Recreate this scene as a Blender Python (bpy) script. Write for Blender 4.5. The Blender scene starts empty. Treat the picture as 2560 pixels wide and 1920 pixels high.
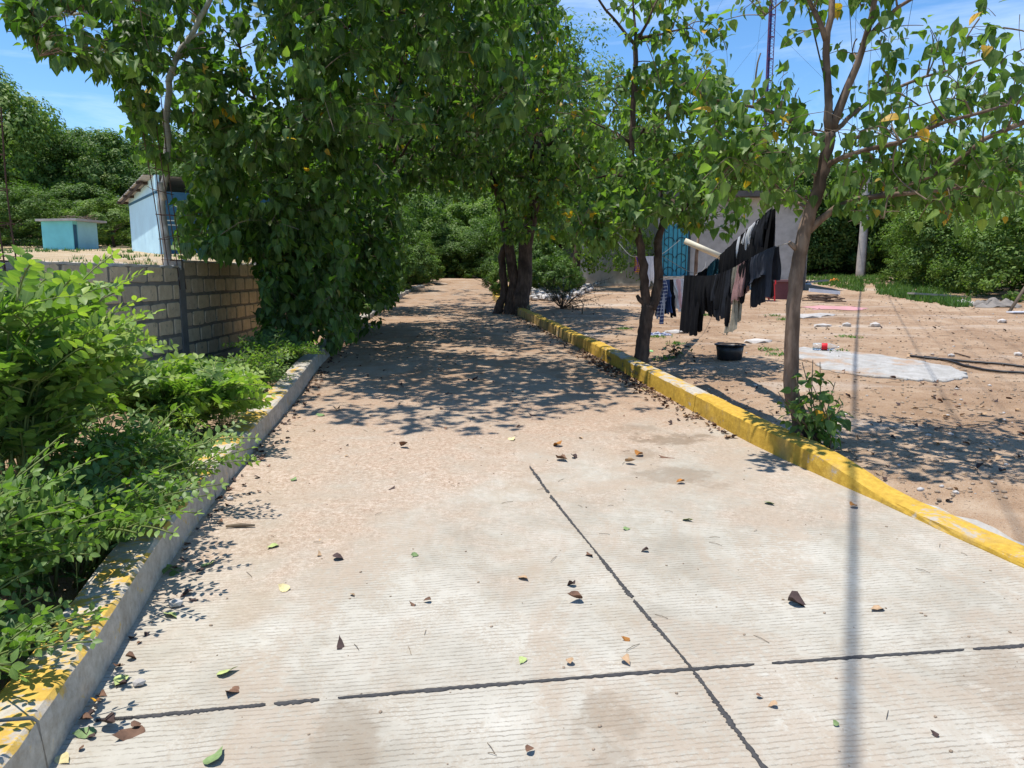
import bpy, bmesh, math, random
import numpy as np
from mathutils import Vector, Matrix, Quaternion

# ------------------------------------------------------------------ camera, sky, sun, exposure
SC = bpy.context.scene
COL = SC.collection
rng = np.random.default_rng(11)
random.seed(11)
F = 1850.0                       # focal length in photograph pixels (2560 wide)
PITCH = math.atan((960 - 690) / F)
EYE = 1.6
cam_d = bpy.data.cameras.new('camera'); cam = bpy.data.objects.new('camera', cam_d); COL.objects.link(cam)
cam.location = (0, 0, EYE); cam.rotation_euler = (math.pi / 2 - PITCH, 0, 0)
cam_d.sensor_width = 36; cam_d.lens = F / 2560 * 36; cam_d.clip_end = 2000; cam_d.clip_start = 0.05
SC.camera = cam
SUN = Vector((-0.225, -0.01, 0.968)).normalized()
ELEV = math.asin(SUN.z); AZ = math.atan2(SUN.x, SUN.y)
w = bpy.data.worlds.new('World'); SC.world = w; w.use_nodes = True
wn = w.node_tree; wn.nodes.clear()
sky = wn.nodes.new('ShaderNodeTexSky'); sky.sky_type = 'NISHITA'; sky.sun_disc = False
sky.sun_elevation = ELEV; sky.sun_rotation = AZ % (2 * math.pi)
sky.air_density = 1.0; sky.dust_density = 0.05; sky.ozone_density = 5.0; sky.altitude = 0
tcw = wn.nodes.new('ShaderNodeTexCoord')
hsv = wn.nodes.new('ShaderNodeHueSaturation'); hsv.inputs['Saturation'].default_value = 1.17; hsv.inputs['Value'].default_value = 1.0
wn.links.new(sky.outputs[0], hsv.inputs['Color'])
mp = wn.nodes.new('ShaderNodeMapping'); mp.inputs['Scale'].default_value = (1.2, 1.2, 7.0); mp.inputs['Location'].default_value = (2.3, .4, .3)
wn.links.new(tcw.outputs['Generated'], mp.inputs[0])
cn = wn.nodes.new('ShaderNodeTexNoise'); cn.inputs['Scale'].default_value = 1.7; cn.inputs['Detail'].default_value = 7; cn.inputs['Roughness'].default_value = .62
cn.inputs['Distortion'].default_value = .6
wn.links.new(mp.outputs[0], cn.inputs['Vector'])
cr = wn.nodes.new('ShaderNodeValToRGB'); cr.color_ramp.elements[0].position = .5; cr.color_ramp.elements[1].position = .8
cr.color_ramp.elements[0].color = (0, 0, 0, 1); cr.color_ramp.elements[1].color = (.42, .42, .42, 1)
wn.links.new(cn.outputs[0], cr.inputs[0])
cmx = wn.nodes.new('ShaderNodeMix'); cmx.data_type = 'RGBA'
wn.links.new(cr.outputs[0], cmx.inputs[0]); wn.links.new(hsv.outputs[0], cmx.inputs[6]); cmx.inputs[7].default_value = (7.5, 8.2, 9.2, 1)
bg = wn.nodes.new('ShaderNodeBackground'); bg.inputs[1].default_value = 0.15
wn.links.new(cmx.outputs[2], bg.inputs[0])
wo = wn.nodes.new('ShaderNodeOutputWorld'); wn.links.new(bg.outputs[0], wo.inputs[0])
sl = bpy.data.lights.new('sun', 'SUN'); sl.energy = 4.7; sl.angle = math.radians(.53); sl.color = (1.0, .955, .89)
so = bpy.data.objects.new('sun', sl); COL.objects.link(so); so.rotation_euler = SUN.to_track_quat('Z', 'Y').to_euler(); so.location = (0, 0, 30)
SC.view_settings.view_transform = 'Standard'; SC.view_settings.look = 'None'; SC.view_settings.gamma = 1
SC.view_settings.exposure = 0.38
SC.view_settings.use_curve_mapping = False
try:
    SC.cycles.max_bounces = 7; SC.cycles.transparent_max_bounces = 6; SC.cycles.transmission_bounces = 5; SC.cycles.diffuse_bounces = 4
except Exception: pass

# ------------------------------------------------------------------ helpers
def base(y):
    """the land rises gently away from the camera"""
    y = np.asarray(y, float)
    return np.where(y < 32, .043 * y, .043 * 32 + (y - 32) * .022)
def ray(px, py):
    x = (px - 1280) / F; v = -(py - 960) / F
    return np.array([x, math.cos(PITCH) + v * math.sin(PITCH), -math.sin(PITCH) + v * math.cos(PITCH)])
def at(px, py, Y):
    r = ray(px, py); t = Y / r[1]
    return Vector((r[0] * t, Y, EYE + r[2] * t))
def gnd(px, py):
    r = ray(px, py); t = EYE / (.043 * r[1] - r[2])
    return Vector((r[0] * t, r[1] * t, EYE + r[2] * t))
def tag(o, label=None, cat=None, group=None, kind=None):
    if label: o['label'] = label
    if cat: o['category'] = cat
    if group: o['group'] = group
    if kind: o['kind'] = kind
    return o
def root(name, loc, label=None, cat=None, group=None, kind=None):
    o = bpy.data.objects.new(name, None); COL.objects.link(o); o.location = loc; o.empty_display_size = .1
    return tag(o, label, cat, group, kind)
def rloc(p):
    v = Vector((0, 0, 0))
    while p is not None: v += p.location; p = p.parent
    return v
def link(name, me, parent=None, matw=None):
    o = bpy.data.objects.new(name, me); COL.objects.link(o)
    if parent is not None:
        o.parent = parent; l = rloc(parent)
        o.matrix_basis = Matrix.Translation(-l) @ (matw if matw is not None else Matrix.Identity(4))
    elif matw is not None: o.matrix_basis = matw
    return o
class MB:
    def __init__(s): s.v = []; s.f = []; s.mi = []
    def add(s, vs, fs, m=0):
        o = len(s.v); s.v.extend([tuple(a) for a in vs]); s.f.extend([tuple(i + o for i in f) for f in fs]); s.mi.extend([m] * len(fs))
    def box(s, c, d, rz=0, m=0, rx=0, ry=0):
        q = Matrix.Rotation(rz, 3, 'Z') @ Matrix.Rotation(ry, 3, 'Y') @ Matrix.Rotation(rx, 3, 'X')
        vs = [Vector(c) + q @ Vector((sx * d[0] / 2, sy * d[1] / 2, sz * d[2] / 2)) for sz in (-1, 1) for sx, sy in ((-1, -1), (1, -1), (1, 1), (-1, 1))]
        s.add(vs, [(3, 2, 1, 0), (4, 5, 6, 7), (0, 1, 5, 4), (1, 2, 6, 5), (2, 3, 7, 6), (3, 0, 4, 7)], m)
    def tube(s, pts, radii, n=6, jit=0, m=0, cap=True):
        pts = [Vector(p) for p in pts]; k = len(pts)
        if not hasattr(radii, '__len__'): radii = [radii] * k
        vs = []; t0 = (pts[1] - pts[0]).normalized()
        a = t0.orthogonal().normalized()
        for i, p in enumerate(pts):
            t = (pts[min(i + 1, k - 1)] - pts[max(i - 1, 0)])
            if t.length < 1e-9: t = t0.copy()
            t.normalize(); a = (a - t * a.dot(t))
            if a.length < 1e-6: a = t.orthogonal()
            a.normalize(); b = t.cross(a)
            for j in range(n):
                th = 2 * math.pi * j / n; r = radii[i] * (1 + (random.uniform(-jit, jit) if jit else 0))
                vs.append(p + (a * math.cos(th) + b * math.sin(th)) * r)
        fs = [(i * n + j, i * n + (j + 1) % n, (i + 1) * n + (j + 1) % n, (i + 1) * n + j) for i in range(k - 1) for j in range(n)]
        if cap: fs += [tuple(range(n - 1, -1, -1)), tuple(range((k - 1) * n, k * n))]
        s.add(vs, fs, m)
    def mesh(s, name, mats, smooth=False):
        me = bpy.data.meshes.new(name); me.from_pydata(s.v, [], s.f)
        for mt in (mats if isinstance(mats, (list, tuple)) else [mats]): me.materials.append(mt)
        if len(set(s.mi)) > 1: me.polygons.foreach_set('material_index', s.mi)
        if smooth: me.polygons.foreach_set('use_smooth', [True] * len(s.f))
        me.update(); return me
    def build(s, name, mats, parent=None, smooth=False, matw=None):
        return link(name, s.mesh(name, mats, smooth), parent, matw)
def fastmesh(name, V, T, mats, tint=None, uv=None, smooth=True):
    me = bpy.data.meshes.new(name); V = np.ascontiguousarray(V, np.float32); T = np.ascontiguousarray(T, np.int32)
    me.vertices.add(len(V)); me.vertices.foreach_set('co', V.ravel())
    k = T.shape[1]; me.loops.add(T.size); me.loops.foreach_set('vertex_index', T.ravel())
    me.polygons.add(len(T)); me.polygons.foreach_set('loop_start', np.arange(0, T.size, k, dtype=np.int32))
    try: me.polygons.foreach_set('loop_total', np.full(len(T), k, np.int32))
    except Exception: pass
    if smooth: me.polygons.foreach_set('use_smooth', np.ones(len(T), bool))
    for m in (mats if isinstance(mats, (list, tuple)) else [mats]): me.materials.append(m)
    if tint is not None:
        a = me.attributes.new('tint', 'FLOAT', 'POINT'); a.data.foreach_set('value', np.ascontiguousarray(tint, np.float32))
    if uv is not None:
        a = me.attributes.new('luv', 'FLOAT_VECTOR', 'POINT')
        u3 = np.zeros((len(V), 3), np.float32); u3[:, :2] = uv; a.data.foreach_set('vector', u3.ravel())
    me.update(calc_edges=True); me.validate(); return me
def spline(pts, n):
    P = np.array([tuple(p) for p in pts], float); k = len(P)
    if k == 2: t = np.linspace(0, 1, n)[:, None]; return [Vector(q) for q in P[0] * (1 - t) + P[1] * t]
    E = np.vstack([2 * P[0] - P[1], P, 2 * P[-1] - P[-2]]); out = []
    for u in np.linspace(0, k - 1 - 1e-6, n):
        i = int(u); t = u - i; a, b, c, d = E[i:i + 4]
        out.append(Vector(.5 * ((2 * b) + (c - a) * t + (2 * a - 5 * b + 4 * c - d) * t * t + (3 * b - a - 3 * c + d) * t ** 3)))
    return out

# ------------------------------------------------------------------ materials
def nd(nt, t, ins=None, **pr):
    n = nt.nodes.new(t)
    for k, v in pr.items(): setattr(n, k, v)
    for k, v in (ins or {}).items():
        s = n.inputs[k]
        if isinstance(v, bpy.types.NodeSocket): nt.links.new(v, s)
        else: s.default_value = v
    return n
def C(c): return (c[0], c[1], c[2], 1) if len(c) == 3 else c
def mth(nt, op, a, b=0, c=None, clamp=False):
    d = {0: a, 1: b}
    if c is not None: d[2] = c
    return nd(nt, 'ShaderNodeMath', d, operation=op, use_clamp=clamp).outputs[0]
def mixc(nt, f, a, b, bt='MIX'):
    return nd(nt, 'ShaderNodeMix', {0: f, 6: C(a) if not isinstance(a, bpy.types.NodeSocket) else a, 7: C(b) if not isinstance(b, bpy.types.NodeSocket) else b}, data_type='RGBA', blend_type=bt).outputs[2]
def noi(nt, vec, sc, det=4, ro=.55, dist=0):
    return nd(nt, 'ShaderNodeTexNoise', {'Vector': vec, 'Scale': sc, 'Detail': det, 'Roughness': ro, 'Distortion': dist}).outputs[0]
def sst(nt, x, a, b):
    return nd(nt, 'ShaderNodeMapRange', {0: x, 1: a, 2: b, 3: 0, 4: 1}, interpolation_type='SMOOTHSTEP').outputs[0]
def ramp(nt, f, stops):
    n = nd(nt, 'ShaderNodeValToRGB', {0: f}); e = n.color_ramp.elements
    while len(e) < len(stops): e.new(.5)
    for i, (p, c) in enumerate(stops): e[i].position = p; e[i].color = C(c)
    return n.outputs[0]
def newmat(name):
    m = bpy.data.materials.new(name); m.use_nodes = True; nt = m.node_tree; nt.nodes.clear()
    out = nd(nt, 'ShaderNodeOutputMaterial'); p = nd(nt, 'ShaderNodeBsdfPrincipled'); nt.links.new(p.outputs[0], out.inputs[0])
    p.inputs['Specular IOR Level'].default_value = .25
    return m, nt, p, out
def pos(nt): return nd(nt, 'ShaderNodeNewGeometry').outputs['Position']
def bump(nt, p, h, st=.5, d=.01):
    b = nd(nt, 'ShaderNodeBump', {'Height': h, 'Strength': st, 'Distance': d}); nt.links.new(b.outputs[0], p.inputs['Normal'])
def simple(name, c, rough=.7, var=.18, sc=6, bst=.25, bd=.004, metal=0, spec=.25, bsc=None, obj=False):
    m, nt, p, o = newmat(name)
    v = nd(nt, 'ShaderNodeTexCoord').outputs['Object'] if obj else pos(nt)
    n = noi(nt, v, sc, 6, .6)
    dark = tuple(a * (1 - var) for a in c); lite = tuple(min(1, a * (1 + var)) for a in c)
    col = ramp(nt, n, [(.3, dark), (.7, lite)])
    oi = nd(nt, 'ShaderNodeObjectInfo').outputs['Random']
    col = mixc(nt, 1, col, ramp(nt, oi, [(0, (.9, .9, .9)), (1, (1.08, 1.06, 1.04))]), 'MULTIPLY')
    nt.links.new(col, p.inputs['Base Color']); p.inputs['Roughness'].default_value = rough; p.inputs['Metallic'].default_value = metal
    p.inputs['Specular IOR Level'].default_value = spec
    if bst: bump(nt, p, noi(nt, v, bsc or sc * 6, 4, .6), bst, bd)
    return m
def leafmat(name, stops, trans=.38, rough=.48, tcol=(.9, 1.15, .35), spec=.28):
    m, nt, p, out = newmat(name)
    t = nd(nt, 'ShaderNodeAttribute', attribute_name='tint').outputs['Fac']
    oi = nd(nt, 'ShaderNodeObjectInfo').outputs['Random']
    col = ramp(nt, t, stops)
    uv = nd(nt, 'ShaderNodeAttribute', attribute_name='luv').outputs['Vector']
    sx = nd(nt, 'ShaderNodeSeparateXYZ', {0: uv})
    au = mth(nt, 'ABSOLUTE', sx.outputs[0])
    rib = mth(nt, 'LESS_THAN', au, .028)
    sv = mth(nt, 'FRACT', mth(nt, 'SUBTRACT', mth(nt, 'MULTIPLY', sx.outputs[1], 6.5), mth(nt, 'MULTIPLY', au, 5)))
    side = mth(nt, 'LESS_THAN', sv, .12)
    veins = mth(nt, 'MAXIMUM', mth(nt, 'MULTIPLY', rib, .5), mth(nt, 'MULTIPLY', side, .16))
    col = mixc(nt, veins, col, (.20, .30, .09))
    n = noi(nt, pos(nt), 9, 2, .5)
    col = mixc(nt, 1, col, ramp(nt, oi, [(0, (.72, .78, .70)), (.5, (1, 1, 1)), (1, (1.28, 1.18, 1.05))]), 'MULTIPLY')
    sp_ = sst(nt, noi(nt, pos(nt), 70, 3, .6), .60, .72)
    col = mixc(nt, mth(nt, 'MULTIPLY', sp_, .35), col, (.16, .13, .05))
    col = mixc(nt, 1, col, ramp(nt, n, [(.3, (.82, .84, .8)), (.7, (1.14, 1.12, 1.1))]), 'MULTIPLY')
    bf = nd(nt, 'ShaderNodeNewGeometry').outputs['Backfacing']
    colb = mixc(nt, mth(nt, 'MULTIPLY', bf, .35), col, mixc(nt, .6, col, (.16, .22, .11)))
    nt.links.new(colb, p.inputs['Base Color']); p.inputs['Roughness'].default_value = rough; p.inputs['Specular IOR Level'].default_value = spec
    tr = nd(nt, 'ShaderNodeBsdfTranslucent', {'Color': mixc(nt, 1, col, (*[min(2, a * 1.55) for a in tcol], 1), 'MULTIPLY')})
    mx = nd(nt, 'ShaderNodeMixShader', {0: trans, 1: p.outputs[0], 2: tr.outputs[0]})
    nt.links.new(mx.outputs[0], out.inputs[0]); return m
YEL = (.62, .36, .03)
GREEN = [(0, (.030, .070, .015)), (.45, (.072, .140, .030)), (.8, (.14, .225, .045)), (.93, (.23, .31, .065)), (.97, YEL), (1, (.75, .40, .04))]
M_LEAF_BIG = leafmat('broad_leaf', GREEN, trans=.42)
M_LEAF_T = leafmat('roadside_leaf', [(0, (.055, .105, .024)), (.45, (.125, .205, .050)), (.8, (.21, .30, .075)), (.93, (.31, .38, .10)), (.97, YEL), (1, (.72, .38, .04))], trans=.42)
M_LEAF_SH = leafmat('shrub_leaflet', [(0, (.060, .120, .028)), (.45, (.118, .205, .050)), (.8, (.19, .295, .068)), (.94, (.31, .40, .085)), (1, (.5, .42, .06))], trans=.36, rough=.45)
M_LEAF_BG = leafmat('far_leaf', [(0, (.045, .095, .022)), (.5, (.105, .18, .042)), (1, (.19, .265, .07))], trans=.3, rough=.6)
M_LEAF_BG2 = leafmat('far_leaf_pale', [(0, (.05, .105, .022)), (.5, (.12, .20, .042)), (1, (.21, .29, .075))], trans=.32, rough=.55)
M_HERB = leafmat('herb_leaf', [(0, (.03, .08, .016)), (.5, (.07, .16, .03)), (.9, (.14, .24, .05)), (1, (.28, .26, .06))], trans=.3)
def barkmat(name, c, c2, sc=9, stretch=.25):
    m, nt, p, o = newmat(name)
    v = nd(nt, 'ShaderNodeMapping', {0: pos(nt), 3: (1, 1, stretch)}).outputs[0]
    n = noi(nt, v, sc * 2.2, 7, .65); n2 = noi(nt, pos(nt), sc * .45, 3, .5)
    col = mixc(nt, sst(nt, n, .35, .65), c, c2)
    col = mixc(nt, sst(nt, n2, .45, .7), col, tuple(a * .62 for a in c))
    nt.links.new(col, p.inputs['Base Color']); p.inputs['Roughness'].default_value = .85
    bump(nt, p, n, .7, .012); return m
M_BARK = barkmat('bark_brown', (.13, .085, .060), (.24, .17, .125))
M_BARK2 = barkmat('bark_dark', (.055, .036, .027), (.115, .078, .058))
M_BARKP = barkmat('bark_pale', (.40, .37, .33), (.66, .63, .58), 7)
M_TWIG = simple('twig', (.17, .13, .09), .8, .3, 12, .2)
M_STEM = simple('green_stem', (.16, .20, .06), .6, .25, 10, .1)
M_CONC = simple('column_concrete', (.21, .205, .20), .85, .25, 5, .5, .006, bsc=60)
M_CAP = simple('mortar_cap', (.52, .50, .46), .9, .2, 8, .5, .01)
M_STEEL = simple('rusty_bar', (.085, .045, .032), .75, .3, 20, .3, .003)
M_TAR = simple('joint_tar', (.06, .058, .058), .75, .25, 30, .6, .004)
def mortar():
    m, nt, p, o = newmat('wall_mortar'); v = pos(nt)
    n = noi(nt, v, 7, 6, .6)
    nt.links.new(ramp(nt, n, [(.3, (.19, .175, .155)), (.7, (.31, .285, .255))]), p.inputs['Base Color']); p.inputs['Roughness'].default_value = .95
    bump(nt, p, noi(nt, v, 45, 6, .7), .9, .012); return m
M_MORTAR = mortar()
def block():
    m, nt, p, o = newmat('wall_block'); v = pos(nt)
    oi = nd(nt, 'ShaderNodeObjectInfo').outputs['Random']
    n = noi(nt, v, 9, 6, .65)
    col = ramp(nt, n, [(.3, (.56, .44, .30)), (.55, (.69, .56, .40)), (.75, (.76, .65, .49))])
    col = mixc(nt, 1, col, ramp(nt, oi, [(0, (.78, .78, .8)), (.5, (1, 1, 1)), (1, (1.12, 1.08, 1.0))]), 'MULTIPLY')
    sm = sst(nt, noi(nt, v, 14, 5, .7, .5), .60, .68)
    col = mixc(nt, mth(nt, 'MULTIPLY', sm, .85), col, (.22, .205, .19))
    pit = sst(nt, noi(nt, v, 90, 2, .5), .66, .72)
    col = mixc(nt, mth(nt, 'MULTIPLY', pit, .6), col, (.18, .15, .12))
    nt.links.new(col, p.inputs['Base Color']); p.inputs['Roughness'].default_value = .95
    bump(nt, p, noi(nt, v, 70, 5, .7), .6, .006); return m
M_BLOCK = block()
def roadmat():
    m, nt, p, o = newmat('grooved_concrete'); v = pos(nt)
    rot = nd(nt, 'ShaderNodeMapping', {0: v, 2: (0, 0, -math.radians(7.8))}).outputs[0]
    sx = nd(nt, 'ShaderNodeSeparateXYZ', {0: rot}); sy = nd(nt, 'ShaderNodeSeparateXYZ', {0: v})
    wob = noi(nt, v, 5, 4, .6); wob2 = noi(nt, v, 60, 3, .6)
    gy = mth(nt, 'ADD', mth(nt, 'MULTIPLY', sx.outputs[1], 1 / .0255), mth(nt, 'ADD', mth(nt, 'MULTIPLY', wob, 1.1), mth(nt, 'MULTIPLY', wob2, .55)))
    tri = mth(nt, 'ABSOLUTE', mth(nt, 'SUBTRACT', mth(nt, 'FRACT', gy), .5))
    brk = noi(nt, v, 16, 4, .7)
    groove = mth(nt, 'MULTIPLY', sst(nt, tri, .14, .04), sst(nt, brk, .36, .58))
    # dust: drifts of tan sand, thin near the camera, covering everything farther up
    d1 = noi(nt, v, .75, 5, .6, .4); d2 = noi(nt, v, 3.2, 5, .65); d3 = noi(nt, v, 34, 3, .7); d4 = noi(nt, v, 120, 2, .6)
    yb = nd(nt, 'ShaderNodeMapRange', {0: sy.outputs[1], 1: 2.4, 2: 7.5, 3: -.17, 4: .36}).outputs[0]
    xb = nd(nt, 'ShaderNodeMapRange', {0: sy.outputs[0], 1: -1.5, 2: 1.8, 3: .08, 4: -.13}).outputs[0]
    dm = mth(nt, 'ADD', mth(nt, 'ADD', mth(nt, 'MULTIPLY', d1, .75), mth(nt, 'MULTIPLY', d2, .42)), mth(nt, 'ADD', yb, xb))
    dust = sst(nt, dm, .46, .80)
    grain = mth(nt, 'ADD', mth(nt, 'MULTIPLY', d3, .55), mth(nt, 'MULTIPLY', d4, .45))
    dust = mth(nt, 'MULTIPLY', dust, sst(nt, mth(nt, 'ADD', grain, mth(nt, 'MULTIPLY', dust, .25)), .36, .56))
    conc = ramp(nt, noi(nt, v, 2.1, 6, .65), [(.28, (.30, .27, .215)), (.5, (.41, .38, .315)), (.74, (.51, .48, .41))])
    conc = mixc(nt, mth(nt, 'MULTIPLY', sst(nt, noi(nt, v, 38, 4, .7), .52, .72), .3), conc, (.36, .32, .26))
    conc = mixc(nt, mth(nt, 'MULTIPLY', groove, .75), conc, (.22, .19, .15))
    far = sst(nt, sy.outputs[1], 4.8, 9.5)
    dcol = mixc(nt, far, ramp(nt, grain, [(.34, (.235, .16, .105)), (.5, (.40, .30, .22)), (.64, (.56, .465, .375))]), ramp(nt, mth(nt, 'ADD', mth(nt, 'MULTIPLY', grain, .5), mth(nt, 'MULTIPLY', d2, .5)), [(.35, (.22, .13, .075)), (.52, (.325, .21, .13)), (.68, (.43, .31, .215))]))
    col = mixc(nt, dust, conc, dcol)
    mot = mth(nt, 'MULTIPLY', sst(nt, noi(nt, v, 6, 6, .72, .8), .46, .60), mth(nt, 'MULTIPLY', sst(nt, noi(nt, v, 85, 3, .7), .40, .56), .55))
    col = mixc(nt, mot, col, (.34, .285, .215))
    # drifted soil patches and a few dark damp blots with their own outlines
    dr = mth(nt, 'MULTIPLY', sst(nt, noi(nt, nd(nt, 'ShaderNodeMapping', {0: v, 1: (5.2, 1.3, 0), 3: (1, .55, 1)}).outputs[0], 1.1, 7, .68, 1.2), .47, .60), sst(nt, mth(nt, 'ADD', d3, mth(nt, 'MULTIPLY', d2, .4)), .52, .72))
    col = mixc(nt, mth(nt, 'MULTIPLY', dr, .6), col, (.37, .295, .22))
    for cx, cy, rx_, ry_, am in ((1.3, 6.05, .42, .2, .7), (1.05, 6.35, .3, .15, .4), (1.1, 5.05, .34, .2, .45), (1.45, 4.85, .25, .13, .4), (.95, 5.6, .22, .15, .35), (-.55, 2.15, .16, .35, .4), (.32, 2.25, .13, .3, .4), (1.9, 2.5, .3, .4, .35)):
        ex = mth(nt, 'POWER', mth(nt, 'DIVIDE', mth(nt, 'SUBTRACT', sy.outputs[0], cx), rx_), 2); ey = mth(nt, 'POWER', mth(nt, 'DIVIDE', mth(nt, 'SUBTRACT', sy.outputs[1], cy), ry_), 2)
        e = mth(nt, 'ADD', mth(nt, 'ADD', ex, ey), mth(nt, 'MULTIPLY', mth(nt, 'SUBTRACT', mth(nt, 'ADD', mth(nt, 'MULTIPLY', d2, .6), mth(nt, 'MULTIPLY', noi(nt, v, 11, 5, .7), .4)), .5), 7.5))
        col = mixc(nt, mth(nt, 'MULTIPLY', sst(nt, e, 1.0, .1), am), col, (.20, .145, .095))
    # damp brownish stains
    st = mth(nt, 'MULTIPLY', sst(nt, noi(nt, nd(nt, 'ShaderNodeMapping', {0: v, 1: (3.1, 7.7, 0), 3: (1.2, .6, 1)}).outputs[0], 1.5, 4, .6), .60, .72), .38)
    col = mixc(nt, st, col, (.33, .265, .185))
    nt.links.new(col, p.inputs['Base Color']); p.inputs['Roughness'].default_value = .92; p.inputs['Specular IOR Level'].default_value = .15
    h = mth(nt, 'SUBTRACT', mth(nt, 'MULTIPLY', grain, .35), mth(nt, 'MULTIPLY', mth(nt, 'MULTIPLY', groove, mth(nt, 'SUBTRACT', 1, mth(nt, 'MULTIPLY', dust, .7))), .8))
    bump(nt, p, h, .55, .006); return m
M_ROAD = roadmat()
def soilmat(name, a, b, c, pale=(.56, .50, .43)):
    m, nt, p, o = newmat(name); v = pos(nt)
    n1 = noi(nt, v, .55, 6, .62, .6); n2 = noi(nt, v, 4, 6, .65); n3 = noi(nt, v, 55, 4, .7); n4 = noi(nt, v, 190, 2, .6)
    col = ramp(nt, mth(nt, 'ADD', mth(nt, 'MULTIPLY', n1, .6), mth(nt, 'MULTIPLY', n2, .4)), [(.34, a), (.5, b), (.66, c)])
    st = noi(nt, nd(nt, 'ShaderNodeMapping', {0: v, 3: (.35, 1.1, 1)}).outputs[0], .8, 5, .6)
    col = mixc(nt, mth(nt, 'MULTIPLY', sst(nt, st, .52, .68), mth(nt, 'MULTIPLY', sst(nt, n3, .38, .55), .62)), col, pale)
    col = mixc(nt, mth(nt, 'MULTIPLY', sst(nt, n3, .57, .66), .65), col, tuple(x * .42 for x in a))
    col = mixc(nt, mth(nt, 'MULTIPLY', sst(nt, n4, .60, .68), .7), col, (.64, .58, .5))
    nt.links.new(col, p.inputs['Base Color']); p.inputs['Roughness'].default_value = .97; p.inputs['Specular IOR Level'].default_value = .1
    bump(nt, p, mth(nt, 'ADD', mth(nt, 'MULTIPLY', n2, .4), mth(nt, 'ADD', mth(nt, 'MULTIPLY', n3, .7), mth(nt, 'MULTIPLY', n4, .3))), .7, .03); return m
M_SOIL = soilmat('reddish_soil', (.23, .138, .078), (.35, .232, .145), (.46, .345, .24))
M_HILL = soilmat('hill_soil', (.30, .22, .12), (.43, .32, .19), (.50, .40, .27))
def kerbmat(name, side):
    m, nt, p, o = newmat(name); v = pos(nt)
    g = nd(nt, 'ShaderNodeNewGeometry'); nz = nd(nt, 'ShaderNodeSeparateXYZ', {0: g.outputs['Normal']}).outputs[2]
    up = sst(nt, nz, .4, .75); s = nd(nt, 'ShaderNodeSeparateXYZ', {0: v})
    n = noi(nt, v, 3.4, 7, .68, .6); n2 = noi(nt, v, 24, 5, .7); n3 = noi(nt, v, 2.0, 3, .5)
    conc = ramp(nt, n2, [(.3, (.34, .295, .235)), (.6, (.50, .455, .385)), (.8, (.63, .595, .53))])
    yel = ramp(nt, n2, [(.3, (.40, .235, .03)), (.6, (.56, .355, .05)), (.8, (.66, .46, .11))])
    msk = mth(nt, 'ADD', mth(nt, 'MULTIPLY', n, .7), mth(nt, 'MULTIPLY', n2, .3))
    if side == 'left':
        fr = mth(nt, 'SUBTRACT', sst(nt, s.outputs[1], 9.5, 7.5), .42)
        top = mth(nt, 'MULTIPLY', sst(nt, mth(nt, 'ADD', msk, mth(nt, 'MULTIPLY', fr, .10)), .54, .60), .95)
        face = sst(nt, msk, .57, .63)
        face = mth(nt, 'MULTIPLY', face, .8)
        cover = nd(nt, 'ShaderNodeMix', {0: up, 2: face, 3: top}, data_type='FLOAT').outputs[0]
    else:
        worn = mth(nt, 'MULTIPLY', sst(nt, s.outputs[1], 6.7, 7.3), sst(nt, s.outputs[1], 10.8, 9.6))
        near = sst(nt, s.outputs[1], 4.9, 3.9)
        top = sst(nt, mth(nt, 'SUBTRACT', msk, mth(nt, 'ADD', mth(nt, 'MULTIPLY', worn, .15), mth(nt, 'MULTIPLY', near, .08))), .33, .41)
        face = mth(nt, 'SUBTRACT', sst(nt, msk, .36, .43), mth(nt, 'MULTIPLY', sst(nt, s.outputs[1], 10, 13), .25))
        cover = nd(nt, 'ShaderNodeMix', {0: up, 2: face, 3: top}, data_type='FLOAT').outputs[0]
    col = mixc(nt, cover, conc, yel)
    # dark rain streaks and mossy stains
    stv = nd(nt, 'ShaderNodeMapping', {0: v, 3: (6, 6, .6)}).outputs[0]
    strk = mth(nt, 'MULTIPLY', sst(nt, noi(nt, stv, 1.6, 4, .6), .52, .66), mth(nt, 'SUBTRACT', 1, up))
    amt = mth(nt, 'ADD', .22, mth(nt, 'MULTIPLY', sst(nt, s.outputs[1], 9, 13), .4))
    col = mixc(nt, mth(nt, 'MULTIPLY', strk, amt), col, (.10, .085, .05))
    col = mixc(nt, mth(nt, 'MULTIPLY', sst(nt, n3, .58, .72), .35), col, (.34, .26, .17))
    nt.links.new(col, p.inputs['Base Color']); p.inputs['Roughness'].default_value = .8
    bump(nt, p, mth(nt, 'ADD', mth(nt, 'MULTIPLY', n2, .6), mth(nt, 'MULTIPLY', noi(nt, v, 110, 3, .6), .4)), .6, .008); return m
M_KL = kerbmat('kerb_paint_worn', 'left'); M_KR = kerbmat('kerb_paint_yellow', 'right')
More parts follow.
